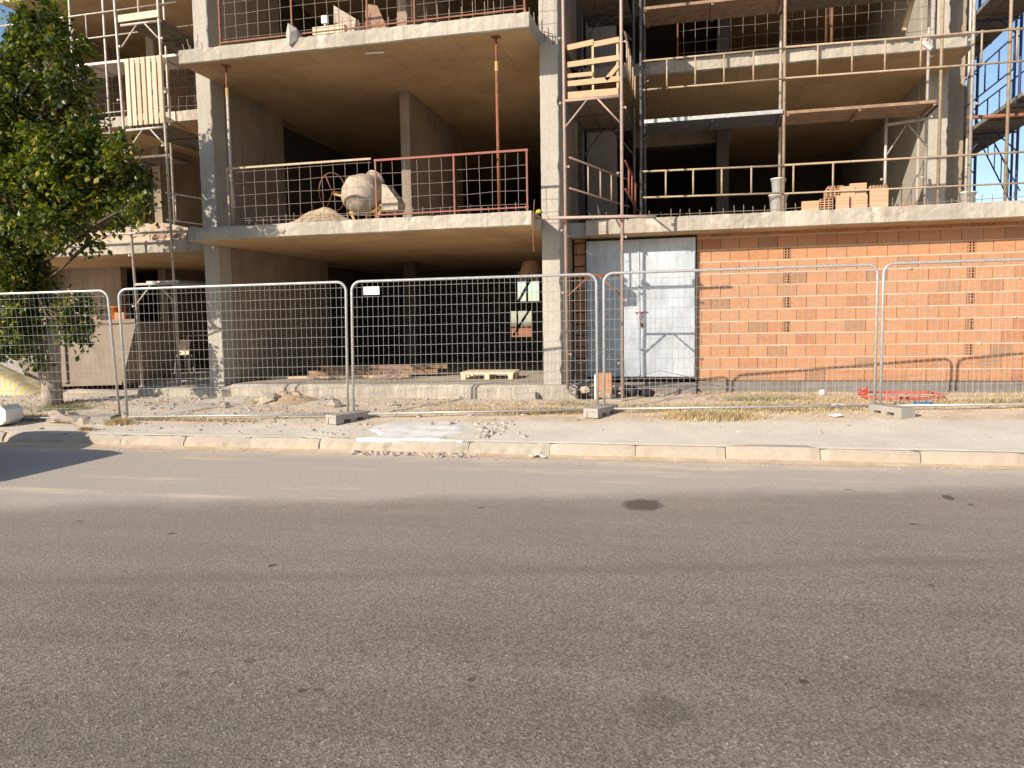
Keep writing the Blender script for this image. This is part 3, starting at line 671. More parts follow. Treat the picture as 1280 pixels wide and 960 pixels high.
for x in (xa, xb): bar(T, (x, yf, 4.90), (x, yr - .2 * (x == xa), 4.90), M['scafdark'], r=.017)
gb = lambda x0, za, x1, zb, h=.078: part(MB().beam((x0, yf + .045, za), (x1, yf + .045, zb), .025, h), 'guard_board', M['woodh'], T)
gb(-1.98, 5.69, -1.58, 5.735); gb(-1.585, 5.70, -1.2, 5.735); gb(-1.98, 5.44, -1.2, 5.475); gb(-1.98, 5.275, -1.6, 5.275, .06); gb(-1.98, 5.16, -1.2, 5.17)
gb(-1.98, 4.985, -1.22, 4.985, .10)
part(MB().beam((-1.60, yf + .075, 4.95), (-1.60, yf + .075, 5.78), .03, .04, (0, 1, 0)).beam((-1.23, yf + .075, 4.95), (-1.23, yf + .075, 5.78), .03, .04, (0, 1, 0)), 'board_upright', M['wood'], T)
gb(-1.40, 5.17, -1.22, 5.36, .06)
ladder_rail(T, (-1.12, yf + .1, 5.85), (-1.12, yr, 5.75), .45, (.15, .3, .45, .7, .9), M['scafyel'])
ladder_rail(T, (-1.96, yf + .02, 4.06), (-1.24, yr - .05, 4.02), .46, (.28, .48, .67), M['scafpink'])
ladder_rail(T, (-1.13, yf + .15, 3.98), (-1.10, yr, 3.9), .42, (.25, .5, .8), M['red'])
part(MB().tube([(-2.98, 11.88, 3.16), (-1.1, 11.95, 3.12), (-.66, 12.0, 3.10)], .024, 10), 'ledger', M['scafpink'], T, True)
part(MB().box(-2.06, -2.0, 11.93, 12.09, 3.09, 3.17).box(-1.21, -1.14, 11.96, 12.09, 3.08, 3.16), 'clamp', M['rust'], T)
part(MB().tube([(-2.0, yf + .05, 1.05), (-1.88, yf + .3, .9), (-1.7, 13.0, 1.0), (-1.55, 13.5, 1.15)], .004, 5).tube([(-2.0, 12.1, .58), (-1.7, 12.4, .64), (-1.45, 12.5, .55)], .009, 5), 'tie_wire', M['galv'], T)

# facade scaffold on the right, standing on the first floor slab
F_ = thing('facade_scaffold', (1.3, 13.8, 3.24), 'wide facade scaffold standing on the first floor slab above the brick wall', 'scaffold', 'scaffolding round the building')
for x, mf in ((-.985, 'scafdark'), (1.265, 'scafyel'), (3.52, 'scafyel')):
    post(F_, x, 13.45, Z2b + .03, 11.5, M[mf], pins=False); post(F_, x + .01, 14.22, Z2b + .03, 11.5, M['scafdark' if mf == 'scafdark' else 'scaf'])
    for z in (4.78, 6.6): bar(F_, (x, 13.45, z), (x, 14.22, z), M['scafdark'])
post(F_, 2.92, 14.2, Z2b + .03, 4.95, M['scaf']); bar(F_, (2.92, 14.2, 4.68), (3.53, 14.2, 4.74), M['scaf'], r=.026)
part(MB().tube([(2.94, 14.2, 4.2), (3.22, 14.2, 4.66)], .013, 7).tube([(3.53, 14.2, 4.30), (3.25, 14.2, 4.66)], .013, 7), 'brace', M['scaf'], F_, True)
bar(F_, (-.95, 13.4, 4.025), (1.27, 13.4, 3.985), M['scafyel'], 'guard_rail', .016); bar(F_, (1.27, 13.4, 3.99), (5.6, 13.4, 3.97), M['scafyel'], 'guard_rail', .017)
bar(F_, (-.95, 13.4, 3.60), (1.27, 13.4, 3.555), M['scafyel'], 'guard_rail', .016); bar(F_, (1.27, 13.4, 3.545), (5.6, 13.4, 3.51), M['scafyel'], 'guard_rail', .014)
uprights(F_, [(x, 13.4, 3.57, 4.01) for x in (-.58, -.14, .31, .77)] + [(x, 13.4, 3.54, 3.98) for x in (1.41, 2.0)], M['scafyel'], .015)
bar(F_, (-.95, 13.4, 5.80), (1.27, 13.4, 5.80), M['scafyel'], 'guard_rail', .017); bar(F_, (1.27, 13.4, 5.81), (5.6, 13.4, 5.74), M['scafyel'], 'guard_rail', .018)
bar(F_, (-.95, 13.4, 5.34), (-.65, 13.4, 5.34), M['scafyel'], 'guard_rail', .015); bar(F_, (-.55, 13.4, 5.34), (1.27, 13.4, 5.33), M['scafyel'], 'guard_rail', .016); bar(F_, (1.27, 13.4, 5.335), (5.6, 13.4, 5.28), M['scafyel'], 'guard_rail', .016)
uprights(F_, [(x, 13.4, 5.32, 5.79) for x in (-.56, -.11, .34, .79, 1.75, 2.25, 2.72, 3.22, 4.05, 4.52)], M['scafyel'], .015)
deck(F_, -.93, 1.24, 13.42, 14.2, 4.80, M['scafdark'], 2, 'X', edge=MB().box(-.93, 1.24, 13.395, 13.415, 4.80, 4.86))
deck(F_, 1.30, 3.46, 13.42, 14.2, 4.79, M['deckrust'], 3, 'X')
deck(F_, -.93, 1.24, 13.42, 14.2, 6.62, M['deckrust'], 3, 'X'); deck(F_, 1.30, 3.46, 13.42, 14.2, 6.62, M['deckdark'], 3, 'X')
part(MB().beam((3.15, 14.2, 6.15), (3.42, 14.25, 7.2), .06, .06), 'prop_board', M['wood'], F_)
part(MB().tube([(3.42, 13.9, 5.93), (3.36, 13.8, 5.80), (3.46, 13.75, 5.68)], .05, 8), 'tied_cloth', M['scaf'], F_)

# side scaffold going back along the right end, blue frames
G = thing('side_scaffold', (5.1, 18, .4), 'tall blue scaffold running back along the right end of the building, with timber decks', 'scaffold', 'scaffolding round the building')
for i, y in enumerate((14.05, 16.3, 18.6, 20.9, 23.2)):
    m_ = M['scafyel'] if i == 0 else M['blue']
    post(G, 4.73 if i else 4.50, y if i else 13.62, .43 if i else 3.28, 11.5, M['scafyel'] if i < 1 else (M['scaf'] if i == 1 else m_), pins=i > 0); post(G, 5.56, y, .43, 11.5, m_ if i else M['blue'], pins=False)
    if i > 1:
        post(G, 6.35, y + .3, .4, 11.5, M['blue'], pins=False)
    for z in (2.9, 4.85, 6.85):
        bar(G, (4.73, y, z), (5.56, y, z), M['blue'], r=.018)
        if i: braces(G, 4.73, 5.56, y, z, M['blue'], .35, .013)
bar(G, (4.05, 14.0, 4.66), (5.9, 14.0, 4.63), M['rust'], r=.03)
post(G, 4.0, 13.62, 3.28, 11.5, M['scaf'])
for z in (4.88, 6.88):
    deck(G, 4.76, 5.53, 13.7, 23.2, z, M['deckdark'], 3, edge=MB().box(4.735, 4.755, 13.75, 19, z, z + .06))
    for x in (4.72, 5.58): ladder_rail(G, (x, 14.1, z + 1.0), (x, 23.2, z + 1.0), .5, [k / 14 for k in range(15)], M['blue'], .014)
deck(G, 4.76, 5.53, 16.2, 23.2, 2.92, M['deckdark'], 3)
mb = MB()
for y0, z0_ in ((16.3, 3.3), (18.6, 3.3), (18.6, 5.0), (20.9, 5.0)):
    mb.tube([(5.62, y0, z0_), (5.62, y0 + 2.3, z0_ + 1.9)], .014, 7); mb.tube([(5.62, y0, z0_ + .5), (5.62, y0 + 2.3, z0_ + 2.4)], .014, 7)
    for k in range(6): u = (k + .5) / 6; mb.tube([(5.62, y0 + 2.3 * u, z0_ + 1.9 * u), (5.62, y0 + 2.3 * u, z0_ + 1.9 * u + .5)], .01, 6)
part(mb, 'stair_rail', M['blue'], G, True)

# left tower
L_ = thing('scaffold_tower', (-9.95, 13, .5), 'pale scaffold tower left of the balcony bay, with an upright pallet on its deck', 'scaffold', 'scaffolding round the building')
xa, xb, yf = -10.34, -9.52, 12.82
post(L_, xa, yf, .5, 11.5, M['scaf'], (-.22, 0)); post(L_, xb, yf, .56, 11.5, M['scaf'], (-.08, 0))
post(L_, xb, 14.3, 3.28, 11.5, M['scaf'], pins=False)
for z in (2.40, 5.24, 7.12): bar(L_, (xa - .03, yf, z), (xb, yf, z), M['scaf'], r=.024); braces(L_, xa - .04, xb, yf, z, M['scaf'], .38)
deck(L_, xa, xb - .03, yf + .03, 14.7, 5.26, M['deckdark'], 3); deck(L_, xa, xb - .03, yf + .03, 14.7, 7.14, M['deckdark'], 3)
part(MB().beam((xa - .05, yf - .03, 7.23), (xb - .02, yf - .03, 7.24), .03, .12), 'toe_board', M['pallet'], L_)
part(MB().beam((xa - .05, yf - .03, 7.62), (xb - .02, yf - .03, 7.64), .03, .12), 'guard_board', M['pallet'], L_)
part(MB().tube([(-9.98, yf, 7.2), (-9.98, yf, 7.7)], .02, 7), 'board_upright', M['wood'], L_)
bar(L_, (-12.2, 12.72, 3.36), (-8.9, 12.76, 3.33), M['scaf'], r=.022)
ladder_rail(L_, (-9.75, 13.0, 4.10), (-8.9, 14.6, 4.0), .5, (.1, .4, .7), M['scaf'])
ladder_rail(L_, (-9.50, 12.9, 6.0), (-9.45, 14.6, 5.7), .6, (.1, .5, .9), M['rust'], .012)
deck(L_, xa + .1, xb, 12.95, 14.5, 2.42, M['decksteel'], 2)
# left facade scaffold
H_ = thing('facade_scaffold', (-12.5, 14, 3.24), 'facade scaffold on the left wing, partly hidden behind the tree', 'scaffold', 'scaffolding round the building')
for x in (-14.6, -12.52, -11.72, -10.32):
    post(H_, x, 14.0, Z2b + .03, 11.5, M['scaf'], pins=False)
for z in (7.45, 7.92): bar(H_, (-14.6, 13.95, z - .03), (-10.0 if z > 7.8 else -9.6, 13.95, z), M['scaf'], 'guard_rail', .015)
for z in (5.55, 5.95): bar(H_, (-14.6, 13.95, z - .03), (-10.3, 13.95, z), M['scaf'], 'guard_rail', .014)
uprights(H_, [(x, 13.95, 7.44, 7.92) for x in (-12.1, -11.4, -10.85, -13.3)] + [(x, 13.95, 5.56, 5.94) for x in (-12.6, -11.2, -10.7, -13.6)], M['scaf'], .013)
deck(H_, -14.6, -9.62, 13.98, 14.7, 6.92, M['scaf'], 3, 'X')
deck(H_, -14.6, -10.35, 13.98, 14.7, 5.0, M['deckdark'], 3, 'X')
K_ = thing('scaffold_tower', (-15.9, 17, .4), 'thin blue scaffold against the sky at the far left end of the building', 'scaffold', 'scaffolding round the building')
for x, y in ((-15.9, 16.5), (-15.3, 16.5), (-16.2, 18.8), (-15.4, 18.8)): post(K_, x, y, .43, 11.5, M['blue'], pins=False)
for z in (7.4, 8.0, 8.6): bar(K_, (-16.6, 16.5, z), (-15.3, 16.5, z), M['blue'], 'guard_rail', .015)
part(MB().tube([(-15.9, 16.5, 8.7), (-15.35, 16.5, 8.2)], .014, 7), 'brace', M['blue'], K_, True)

# ------------------------------------------------------------------ pallets and boards
def pallet_parts(t, m):
    top = MB()
    for k in range(7): top.box(-.6, .6, -.4 + k * .1167 + .01, -.4 + k * .1167 + .092, .122, .144)
    top.build('deck_boards', m, t)
    st = MB()
    for y in (-.35, 0, .35): st.box(-.6, .6, y - .05, y + .05, .099, .121)
    st.build('stringer', m, t)
    for x in (-.53, 0, .53):
        for y in (-.35, 0, .35): MB().box(x - .05, x + .05, y - .05, y + .05, .022, .098).build('block', m, t)
    bt = MB()
    for x in (-.53, 0, .53): bt.box(x - .05, x + .05, -.4, .4, 0, .021)
    bt.build('bottom_board', m, t)
t = thing('wooden_pallet', (-3.72, 13.72, .572), 'pale wooden pallet lying flat on the ground floor edge near the central column', 'pallet', 'pallets'); t.rotation_euler = (0, 0, R(4)); t.scale = (.8, .9, .9)
pallet_parts(t, M['pallet'])
t2 = copy_tree(t); t2.scale = (1, .98, 1); t2.location = (-9.93, 12.93, 5.91); t2.rotation_euler = Matrix(((0, 1, 0), (0, 0, -1), (-1, 0, 0))).to_euler()
t2['label'] = 'bleached wooden pallet standing upright on the deck of the left scaffold tower'
def board(p, q, w_, h, m, name, label, cat, group=None, up=(0, 0, 1)):
    return single(MB().beam(p, q, w_, h, up), name, m, label, cat, group)
board((-8.0, 13.5, .595), (-5.35, 13.9, .595), .16, .04, M['wood'], 'timber_board', 'long timber board lying lowest on the ground floor, left end near the fence joint', 'board', 'timber on the ground floor')
board((-7.35, 13.8, .66), (-4.9, 14.25, .66), .22, .09, M['deckrust'], 'timber_board', 'thick timber beam lying on the ground floor behind the long board', 'board', 'timber on the ground floor')
board((-7.2, 13.98, .75), (-4.75, 14.35, .75), .14, .08, M['deckrust'], 'timber_board', 'brown timber beam on top of the thick one on the ground floor', 'board', 'timber on the ground floor')
mb = MB(); rr = random.Random(9)
for k in range(26):
    r_ = rr.uniform(.12, .26); cx, cy, cz = -5.55 + rr.uniform(-.25, .25), 13.35 + rr.uniform(-.08, .08), .59 + rr.uniform(0, .12)
    mb.tube([(cx + r_ * math.cos(a / 10 * 6.28), cy + r_ * .5 * math.sin(a / 10 * 6.28), cz + rr.uniform(-.02, .06) + .08 * math.sin(a / 10 * 6.28)) for a in range(10)], .004, 4, closed=True)
single(mb, 'wire_tangle', M['rebar'], 'tangled coil of steel wire in front of the timber beams on the ground floor', 'wire')

# ------------------------------------------------------------------ cement mixer and first floor clutter
C = thing('cement_mixer', (-5.6, 12.9, Z2b), 'dusty cement mixer with a pale drum behind the mesh railing on the balcony', 'cement mixer')
rot = Matrix.Rotation(R(24), 4, 'Y') @ Matrix.Rotation(R(-42), 4, 'X')
part(MB().lathe((-5.68, 12.75, 3.82), [(.0, -.35), (.14, -.335), (.25, -.27), (.325, -.14), (.345, .0), (.335, .06), (.27, .2), (.15, .36), (.14, .42)], 28, rot), 'drum', M['drum'], C, True)
part(MB().lathe((-5.68, 12.75, 3.82), [(.34, .0), (.356, 0), (.356, .03), (.34, .03)], 28, rot), 'drum_gear', M['drum'], C)
part(MB().lathe((-5.68, 12.75, 3.82), [(.150, .40), (.175, .40), (.175, .44), (.150, .44)], 24, rot), 'drum_rim', M['drum'], C)
part(MB().tube([(-5.9, 12.7, 3.50), (-5.45, 12.68, 3.50), (-5.25, 12.7, 3.62), (-5.17, 12.8, 3.85)], .035, 8), 'yoke', M['mixyel'], C, True)
part(MB().tube([(-6.38 + .0, 13.1, 3.9), (-6.0, 12.9, 3.8)], .022, 8).tube([(-5.75, 12.72, 3.24), (-5.9, 12.72, 3.52)], .025, 8).tube([(-5.45, 12.72, 3.24), (-5.3, 12.7, 3.6)], .025, 8).tube([(-5.9, 13.3, 3.24), (-5.7, 13.0, 3.5)], .025, 8).tube([(-5.10, 12.85, 3.24), (-5.12, 12.8, 3.5)], .03, 8).tube([(-5.9, 12.72, 3.5), (-5.1, 12.78, 3.52)], .025, 8), 'stand', M['mixyel'], C, True)
ring = [(-6.38 + .05 * math.sin(a), 13.05 + .20 * math.cos(a), 3.93 + .34 * math.sin(a)) for a in [k * 6.283 / 24 for k in range(24)]]
ring = [(-6.38 + .20 * math.cos(a), 13.05 + .12 * math.cos(a), 3.93 + .34 * math.sin(a)) for a in [k * 6.283 / 24 for k in range(24)]]
hw = MB().tube(ring, .011, 7, closed=True)
for k in (0, 8, 16): hw.tube([(-6.38, 13.05, 3.93), ring[k]], .011, 6)
part(hw, 'tipping_wheel', M['rust'], C, True)
part(MB().prism([(-.12, -.22), (.16, -.22), (.17, -.08), (-.03, .20), (-.12, .22)], .34, Matrix.Translation((-5.15, 12.62, 3.72))), 'motor_housing', M['drum'], C)
part(MB().lathe((-5.9, 13.32, 3.35), [(0, 0), (.12, 0), (.12, .05), (0, .05)], 16, Matrix.Rotation(R(90), 4, 'X')), 'wheel', M['tyre'], C)
def heap(cx, cy, z, rx, ry, h, m, name, label, cat, seed, bats=0, n_=26):
    mb = MB(); rr = random.Random(seed)
    for j in range(n_ + 1):
        for i in range(n_ + 1):
            u, v = i / n_ * 2 - 1, j / n_ * 2 - 1; d_ = math.hypot(u, v); q = max(0, 1 - d_)
            zz = h * (q ** .8) * (1 + .5 * noise.noise(Vector((u * 2.2 + seed, v * 2.2, 0)))) + .05 * h * noise.noise(Vector((u * 9, v * 9, seed)))
            mb.v.append((cx + u * rx, cy + v * ry, z + (max(zz, 0) if d_ < .98 else 0)))
    W2 = n_ + 1
    for j in range(n_):
        for i in range(n_): mb.f.append((j * W2 + i, j * W2 + i + 1, (j + 1) * W2 + i + 1, (j + 1) * W2 + i))
    for _ in range(bats):
        u, v = rr.uniform(-.7, .7), rr.uniform(-.8, .3); mb.rock((cx + u * rx, cy + v * ry, z + h * max(.05, (1 - math.hypot(u, v))) * .9), rr.uniform(.04, .12), rr, .8)
    return single(mb, name, m, label, cat, kind=None)
heap(-6.15, 12.15, Z2b, .72, .38, .27, M['sand'], 'sand_heap', 'low heap of sand below the cement mixer on the balcony', 'heap', 3)
heap(-10.9, 13.75, Z2b, 2.3, .62, .42, M['brickbat'], 'rubble_heap', 'brown rubble heap on the edge of the first floor of the left wing', 'heap', 5, 420)
heap(-13.2, 13.7, Z2b, 1.0, .5, .26, M['brickbat'], 'rubble_heap', 'smaller rubble heap on the left wing floor, hidden behind the tree', 'heap', 6, 140)
# bricks on the first floor slab
def brick_thing(x, y, z, kind, label, rz=0):
    t = thing('hollow_brick', (x, y, z), label, 'brick', 'loose hollow bricks on the first floor slab', rz)
    # kind 'flat' shows its smooth side, 'holes' shows its ends; size 0.30 x 0.19 x 0.095 high etc
    mb = MB()
    if kind == 'side':
        mb.box(-.15, .15, 0, .09, 0, .19)
        for k in range(4): mb.box(-.15, .15, -.004, 0, .02 + k * .045, .04 + k * .045)
    else:
        w2, h2 = .095, .19 if kind == 'end' else .095
        w2 = .095 if kind == 'end' else .15; cols = 3 if kind == 'end' else 5; rows = 5 if kind == 'end' else 3
        for i in range(cols + 1): xx = -w2 + 2 * w2 * i / cols; mb.box(max(xx - .006, -w2), min(xx + .006, w2), 0, .28, 0, h2)
        for j in range(rows + 1): zz = h2 * j / rows; mb.box(-w2 + .0065, w2 - .0065, .002, .278, max(zz - .006, 0), min(zz + .006, h2))
        mb.box(-w2 + .007, w2 - .007, .1, .105, .007, h2 - .007)
    mb.build('body', M['looseb'], t)
    return t
Bz = Z2b + .012
brick_thing(1.66, 13.30, Bz, 'side', 'smooth hollow brick at the left foot of the brick stack').scale = (.85, 1, .8)
brick_thing(1.90, 13.32, Bz, 'end', 'brick with open holes second from the left at the foot of the stack').scale = (1, 1, .95)
brick_thing(2.13, 13.28, Bz, 'side', 'yellowish smooth brick in the middle of the brick stack foot').scale = (.62, 1, 1.1)
brick_thing(2.37, 13.34, Bz, 'side', 'smooth hollow brick right of the yellowish one in the stack').scale = (.85, 1, 1.15)
brick_thing(2.66, 13.30, Bz, 'side', 'big smooth brick at the right end of the brick stack').scale = (.85, 1, 1.55)
brick_thing(2.0, 13.40, Bz + .205, 'end', 'brick with open holes on the second layer of the brick stack').scale = (1, 1, .72)
brick_thing(2.22, 13.42, Bz + .212, 'side', 'orange smooth brick on the second layer of the brick stack').scale = (.7, 1, .82)
brick_thing(2.38, 13.44, Bz + .225, 'side', 'topmost smooth brick of the brick stack').scale = (.8, 1, .98)
brick_thing(2.66, 13.36, Bz + .299, 'flat', 'brick with open holes on top of the right end of the stack').scale = (.8, 1, .55)
brick_thing(2.06, 13.5, Bz + .342, 'flat', 'narrow brick with open holes at the top left of the stack').scale = (.75, 1, .6)
brick_thing(3.12, 13.5, Bz, 'flat', 'single brick lying behind the long frame, right of the stack').scale = (.8, 1, .8)
# buckets
def bucket(x, y, z, m, name, label, s=1., group='buckets'):
    t = thing(name, (x, y, z), label, 'bucket', group); t.scale = (s, s, s)
    MB().lathe((0, 0, 0), [(0, 0), (.11, 0), (.14, .30), (.15, .30), (.15, .32), (.13, .32), (.10, .02), (0, .02)], 18).build('pail', m, t, True)
    MB().tube([(.145 * math.cos(a), .145 * math.sin(a) * .25 - .1, .30 - .12 * math.sin(a)) for a in [k * math.pi / 8 for k in range(9)]], .004, 5).build('handle', M['galv'], t); return t
bucket(1.20, 13.62, Z2b + .012, M['white'], 'paint_bucket', 'white bucket on the slab behind the yellowish scaffold post', 1.0)
b_ = bucket(1.20, 13.62, Z2b + .335, M['white'], 'paint_bucket', 'smaller white bucket stacked on the one behind the scaffold post', .8)
bucket(4.15, 14.2, Z2b + .012, M['white'], 'paint_bucket', 'white bucket at the far right of the slab by the side scaffold', .9)
single(MB().lathe((-2.43, 11.98, Z2b), [(.0, 0), (.05, 0), (.055, .02), (.04, .05), (0, .07)], 16), 'plastic_cap', M['yellow'], 'small yellow plastic cap at the foot of the central column', 'cap', smooth=True)
mb = MB(); mb.rock((-6.27, 11.62, Z3b + .03), .13, random.Random(5), 1.2)
single(mb, 'concrete_lump', M['slabgrey'], 'grey lump of concrete stuck on the upper balcony edge', 'stone')
# things on the second floor balcony
single(MB().box(-6.05, -5.5, 11.86, 11.98, Z3b + .10, Z3b + .22).box(-6.0, -5.92, 11.87, 11.97, Z3b + .002, Z3b + .0995).box(-5.65, -5.57, 11.87, 11.97, Z3b + .002, Z3b + .0995), 'timber_block', M['pallet'], 'short pale timber block on the upper balcony behind the mesh', 'timber')
single(MB().box(-5.97, -5.87, 12.02, 12.08, Z3b + .33, Z3b + .45).tube([(-5.92, 12.05, Z3b + .002), (-5.92, 12.05, Z3b + .34)], .015, 6), 'socket_box', M['white'], 'small white socket box on a stick above the timber block', 'box')
single(MB().prism([(0, 0), (.36, .05), (.40, .25), (.02, .50)], .18, Matrix.Translation((-5.85, 12.2, Z3b + .16))).box(-5.8, -5.5, 12.25, 12.35, Z3b, Z3b + .17), 'motor_box', M['drum'], 'grey wedge shaped machine housing behind the timber block upstairs', 'machine')
single(MB().prism([(0, 0), (.5, 0), (.4, .35), (.25, .7), (.05, .75)], .05, Matrix.Translation((-5.45, 12.5, Z3b + .002))), 'leaning_board', M['deckrust'], 'brown curved board standing on the upper balcony beside the machine housing', 'board')

# hopper hanging near the column, ground floor
t = thing('hanging_hopper', (-3.05, 14.2, 2.42), 'rusty hopper hanging on a rope under the slab left of the central column', 'hopper')
MB().lathe((0, 0, 0), [(.10, 0), (.21, .0), (.19, .1), (.13, .26), (.0, .27)], 16).build('cone', M['deckrust'], t)
MB().tube([(0, 0, .26), (.02, 0, .58)], .006, 5).build('rope', M['rebar'], t)
# brown strap hanging from slab end
single(MB().tube([(-2.44, 11.7, 3.4), (-2.43, 11.58, 3.2), (-2.45, 11.60, 2.9), (-2.44, 11.6, 2.62)], .007, 5), 'steel_strap', M['rust'], 'thin rusty rod hanging down past the slab corner by the central column', 'rod')

# ------------------------------------------------------------------ site fence
def fence_panel(bl, br, tl, tr, label, seed):
    bl, br, tl, tr = map(Vector, (bl, br, tl, tr)); t = thing('site_fence', ((bl + br) / 2)[:], label, 'fence', 'temporary mesh fence panels'); rr = random.Random(seed)
    def P(u, v): return (bl * (1 - u) + br * u) * (1 - v) + (tl * (1 - u) + tr * u) * v
    Wd = (br - bl).length; Hh = (tl - bl).length; rc = .13; pts = [P(0, -.055)]
    pts.append(P(0, 1 - rc / Hh))
    for k in range(1, 7): a = k / 6 * math.pi / 2; pts.append(P((rc - rc * math.cos(a)) / Wd, 1 - (rc - rc * math.sin(a)) / Hh))
    for k in range(0, 7): a = k / 6 * math.pi / 2; pts.append(P(1 - (rc - rc * math.sin(a)) / Wd, 1 - (rc - rc * math.cos(a)) / Hh))
    pts.append(P(1, -.055))
    part(MB().tube(pts, .0195, 9), 'frame', M['galv'], t, True)
    part(MB().tube([P(0, 0), P(1, 0)], .015, 8), 'bottom_rail', M['galv'], t, True)
    g = MB(); nv = 46; nrm = (br - bl).cross(Vector((0, 0, 1))).normalized()
    bul = lambda u, v: nrm * (.018 * noise.noise(Vector((u * 3 + seed, v * 2, 0))))
    for i in range(1, nv):
        u = i / nv + rr.uniform(-.0012, .0012); g.tube([P(u + .002 * noise.noise(Vector((i * .7, k, seed))), v) + bul(u, v) for k, v in enumerate((0, .2, .4, .6, .8, 1))], .0023, 4, False)
    for j in range(1, 14):
        v = j / 13.6; g.tube([P(k / 12, v + rr.uniform(-.0016, .0016)) + bul(k / 12, v) + nrm * .005 for k in range(13)], .0024, 4, False)
    part(g, 'wire_mesh', M['wire'], t); return t
fence_panel((-12.05, 9.55, .235), (-8.47, 9.98, .265), (-12.2, 9.55, 2.12), (-8.56, 9.98, 2.15), 'mesh fence panel at the far left, in front of the tree', 1)
fence_panel((-8.33, 9.97, .27), (-4.95, 10.36, .30), (-8.36, 9.97, 2.16), (-4.91, 10.36, 2.19), 'mesh fence panel in front of the left scaffold tower and concrete wall', 2)
fence_panel((-4.87, 10.38, .30), (-1.42, 10.93, .34), (-4.83, 10.38, 2.19), (-1.42, 10.93, 2.225), 'mesh fence panel with the white plate, in front of the dark ground floor bay', 3)
fence_panel((-1.33, 10.95, .345), (2.26, 11.36, .375), (-1.32, 10.95, 2.23), (2.27, 11.36, 2.26), 'mesh fence panel in front of the zinc door', 4)
fence_panel((2.33, 11.34, .375), (5.85, 11.75, .41), (2.34, 11.34, 2.265), (5.85, 11.75, 2.29), 'mesh fence panel at the far right, in front of the brick wall', 5)
single(MB().box(-4.66, -4.42, 10.395, 10.40, 2.0, 2.115), 'sign_plate', M['white'], 'small blank white plate wired to the fence near its top', 'sign', origin=(-4.54, 10.4, 2.0))
def clamp(x, y, z, label):
    single(MB().box(x - .075, x + .075, y - .03, y + .03, z, z + .035).tube([(x, y - .06, z + .018), (x, y + .05, z + .018)], .008, 6), 'fence_clamp', M['galv'], label, 'clamp', 'clamps joining fence panels')
def fence_foot(x, y, z, rz, label, L=.62):
    t = thing('fence_foot', (x, y, z), label, 'fence foot', 'concrete feet of the fence', rz)
    mb = MB(); prof = [(-L / 2, 0), (-L / 2, .105), (-L / 2 + .03, .13), (L / 2 - .03, .13), (L / 2, .105), (L / 2, 0), (L / 2 - .14, 0), (L / 2 - .14, .055), (.035, .055), (.035, 0), (-.035, 0), (-.035, .055), (-L / 2 + .14, .055), (-L / 2 + .14, 0)]
    bi = len(mb.v)
    # two half-profiles swept across the width: blocks and bridge, so the side pockets are real holes
    w2 = .11
    mb.box(-L / 2, L / 2, -w2, w2, .055, .128)
    for a, b2_ in ((-L / 2, -L / 2 + .13), (-.05, .05), (L / 2 - .13, L / 2)): mb.box(a + .001, b2_, -w2 + .002, w2 - .002, 0, .0545)
    mb.box(-L / 2 - .012, -L / 2, -w2, w2, .09, .126).box(-L / 2 - .012, -L / 2, -w2, -w2 + .05, 0, .0895).box(-L / 2 - .012, -L / 2, w2 - .05, w2, 0, .0895)
    ob = mb.build('block', M['foot'], t)
    MB().lathe((-.0, 0, .118), [(.022, 0), (.034, 0), (.034, .014), (.022, .014)], 12).build('socket', M['foot'], t)
    return t
def ff(x, y, rz, label): return fence_foot(x, y, gz(x, y) - .01, rz, label)
ff(-4.87, 10.22, R(66), 'concrete fence foot beside the white concrete patch')
ff(-1.36, 10.88, R(70), 'concrete fence foot in dry grass before the upright brick')
ff(2.42, 11.17, R(-60), 'concrete fence foot beside the red hose')
# ------------------------------------------------------------------ loose things on the ground
def stone(x, y, r, label, m='stone', flat=.6, group='loose stones', seed=0):
    mb = MB(); mb.rock((x, y, gz(x, y) + r * .3), r, random.Random(seed), flat); return single(mb, 'stone', M[m], label, 'stone', group)
mb = MB(); rr = random.Random(22)
for k in range(9): mb.rock((-9.2 + rr.uniform(-.28, .28), 9.88 + rr.uniform(-.1, .1), .235 + rr.uniform(-.02, .03)), rr.uniform(.12, .22), rr, .38)
single(mb, 'stone_slab', M['stone'], 'flat broken stones under the joint of the left fence panels', 'stone', 'loose stones')
mb = MB().obox((-8.62, 9.86, .235), (.30, .26, .14), Matrix.Rotation(R(12), 3, 'Z') @ Matrix.Rotation(R(3), 3, 'X')); mb.rock((-8.72, 9.78, .2), .1, rr, .5)
single(mb, 'concrete_block', M['foot'], 'square grey concrete block under the left fence joint', 'block')
stone(-9.75, 10.15, .17, 'pale boulder left of the flat stone slab', seed=3)
stone(1.86, 13.3, .10, 'white stone against the dark plinth of the brick wall', 'patch', .8, seed=4)
for i, (x, y, r, l) in enumerate([(-6.9, 11.6, .2, 'large pale stone behind the second fence panel'), (-5.6, 11.3, .13, 'pale stone behind the fence left of the fence foot'), (-4.7, 11.4, .1, 'small pale stone behind the fence joint with the white patch'), (-7.5, 11.2, .12, 'grey stone low behind the second fence panel'), (-3.3, 10.05, .06, 'dark pebble on the edge of the white patch')]): stone(x, y, r, l, seed=10 + i)
heap(-6.7, 11.75, .30, .75, .33, .17, M['sand'], 'dirt_heap', 'low heap of pale dirt in front of the raised floor behind the second fence panel', 'heap', 12, 20)
# white box by the kerb at far left
mb = MB().prism([(-.5, 0), (.34, .05), (.42, .12), (.42, .27), (.34, .33), (-.5, .05)], .34, Matrix.Translation((-10.33, 9.33, .155)) @ Matrix.Rotation(R(6), 4, 'Z'))
single(mb, 'white_box', M['white'], 'white slanted box lying on the pavement at the left edge', 'box')
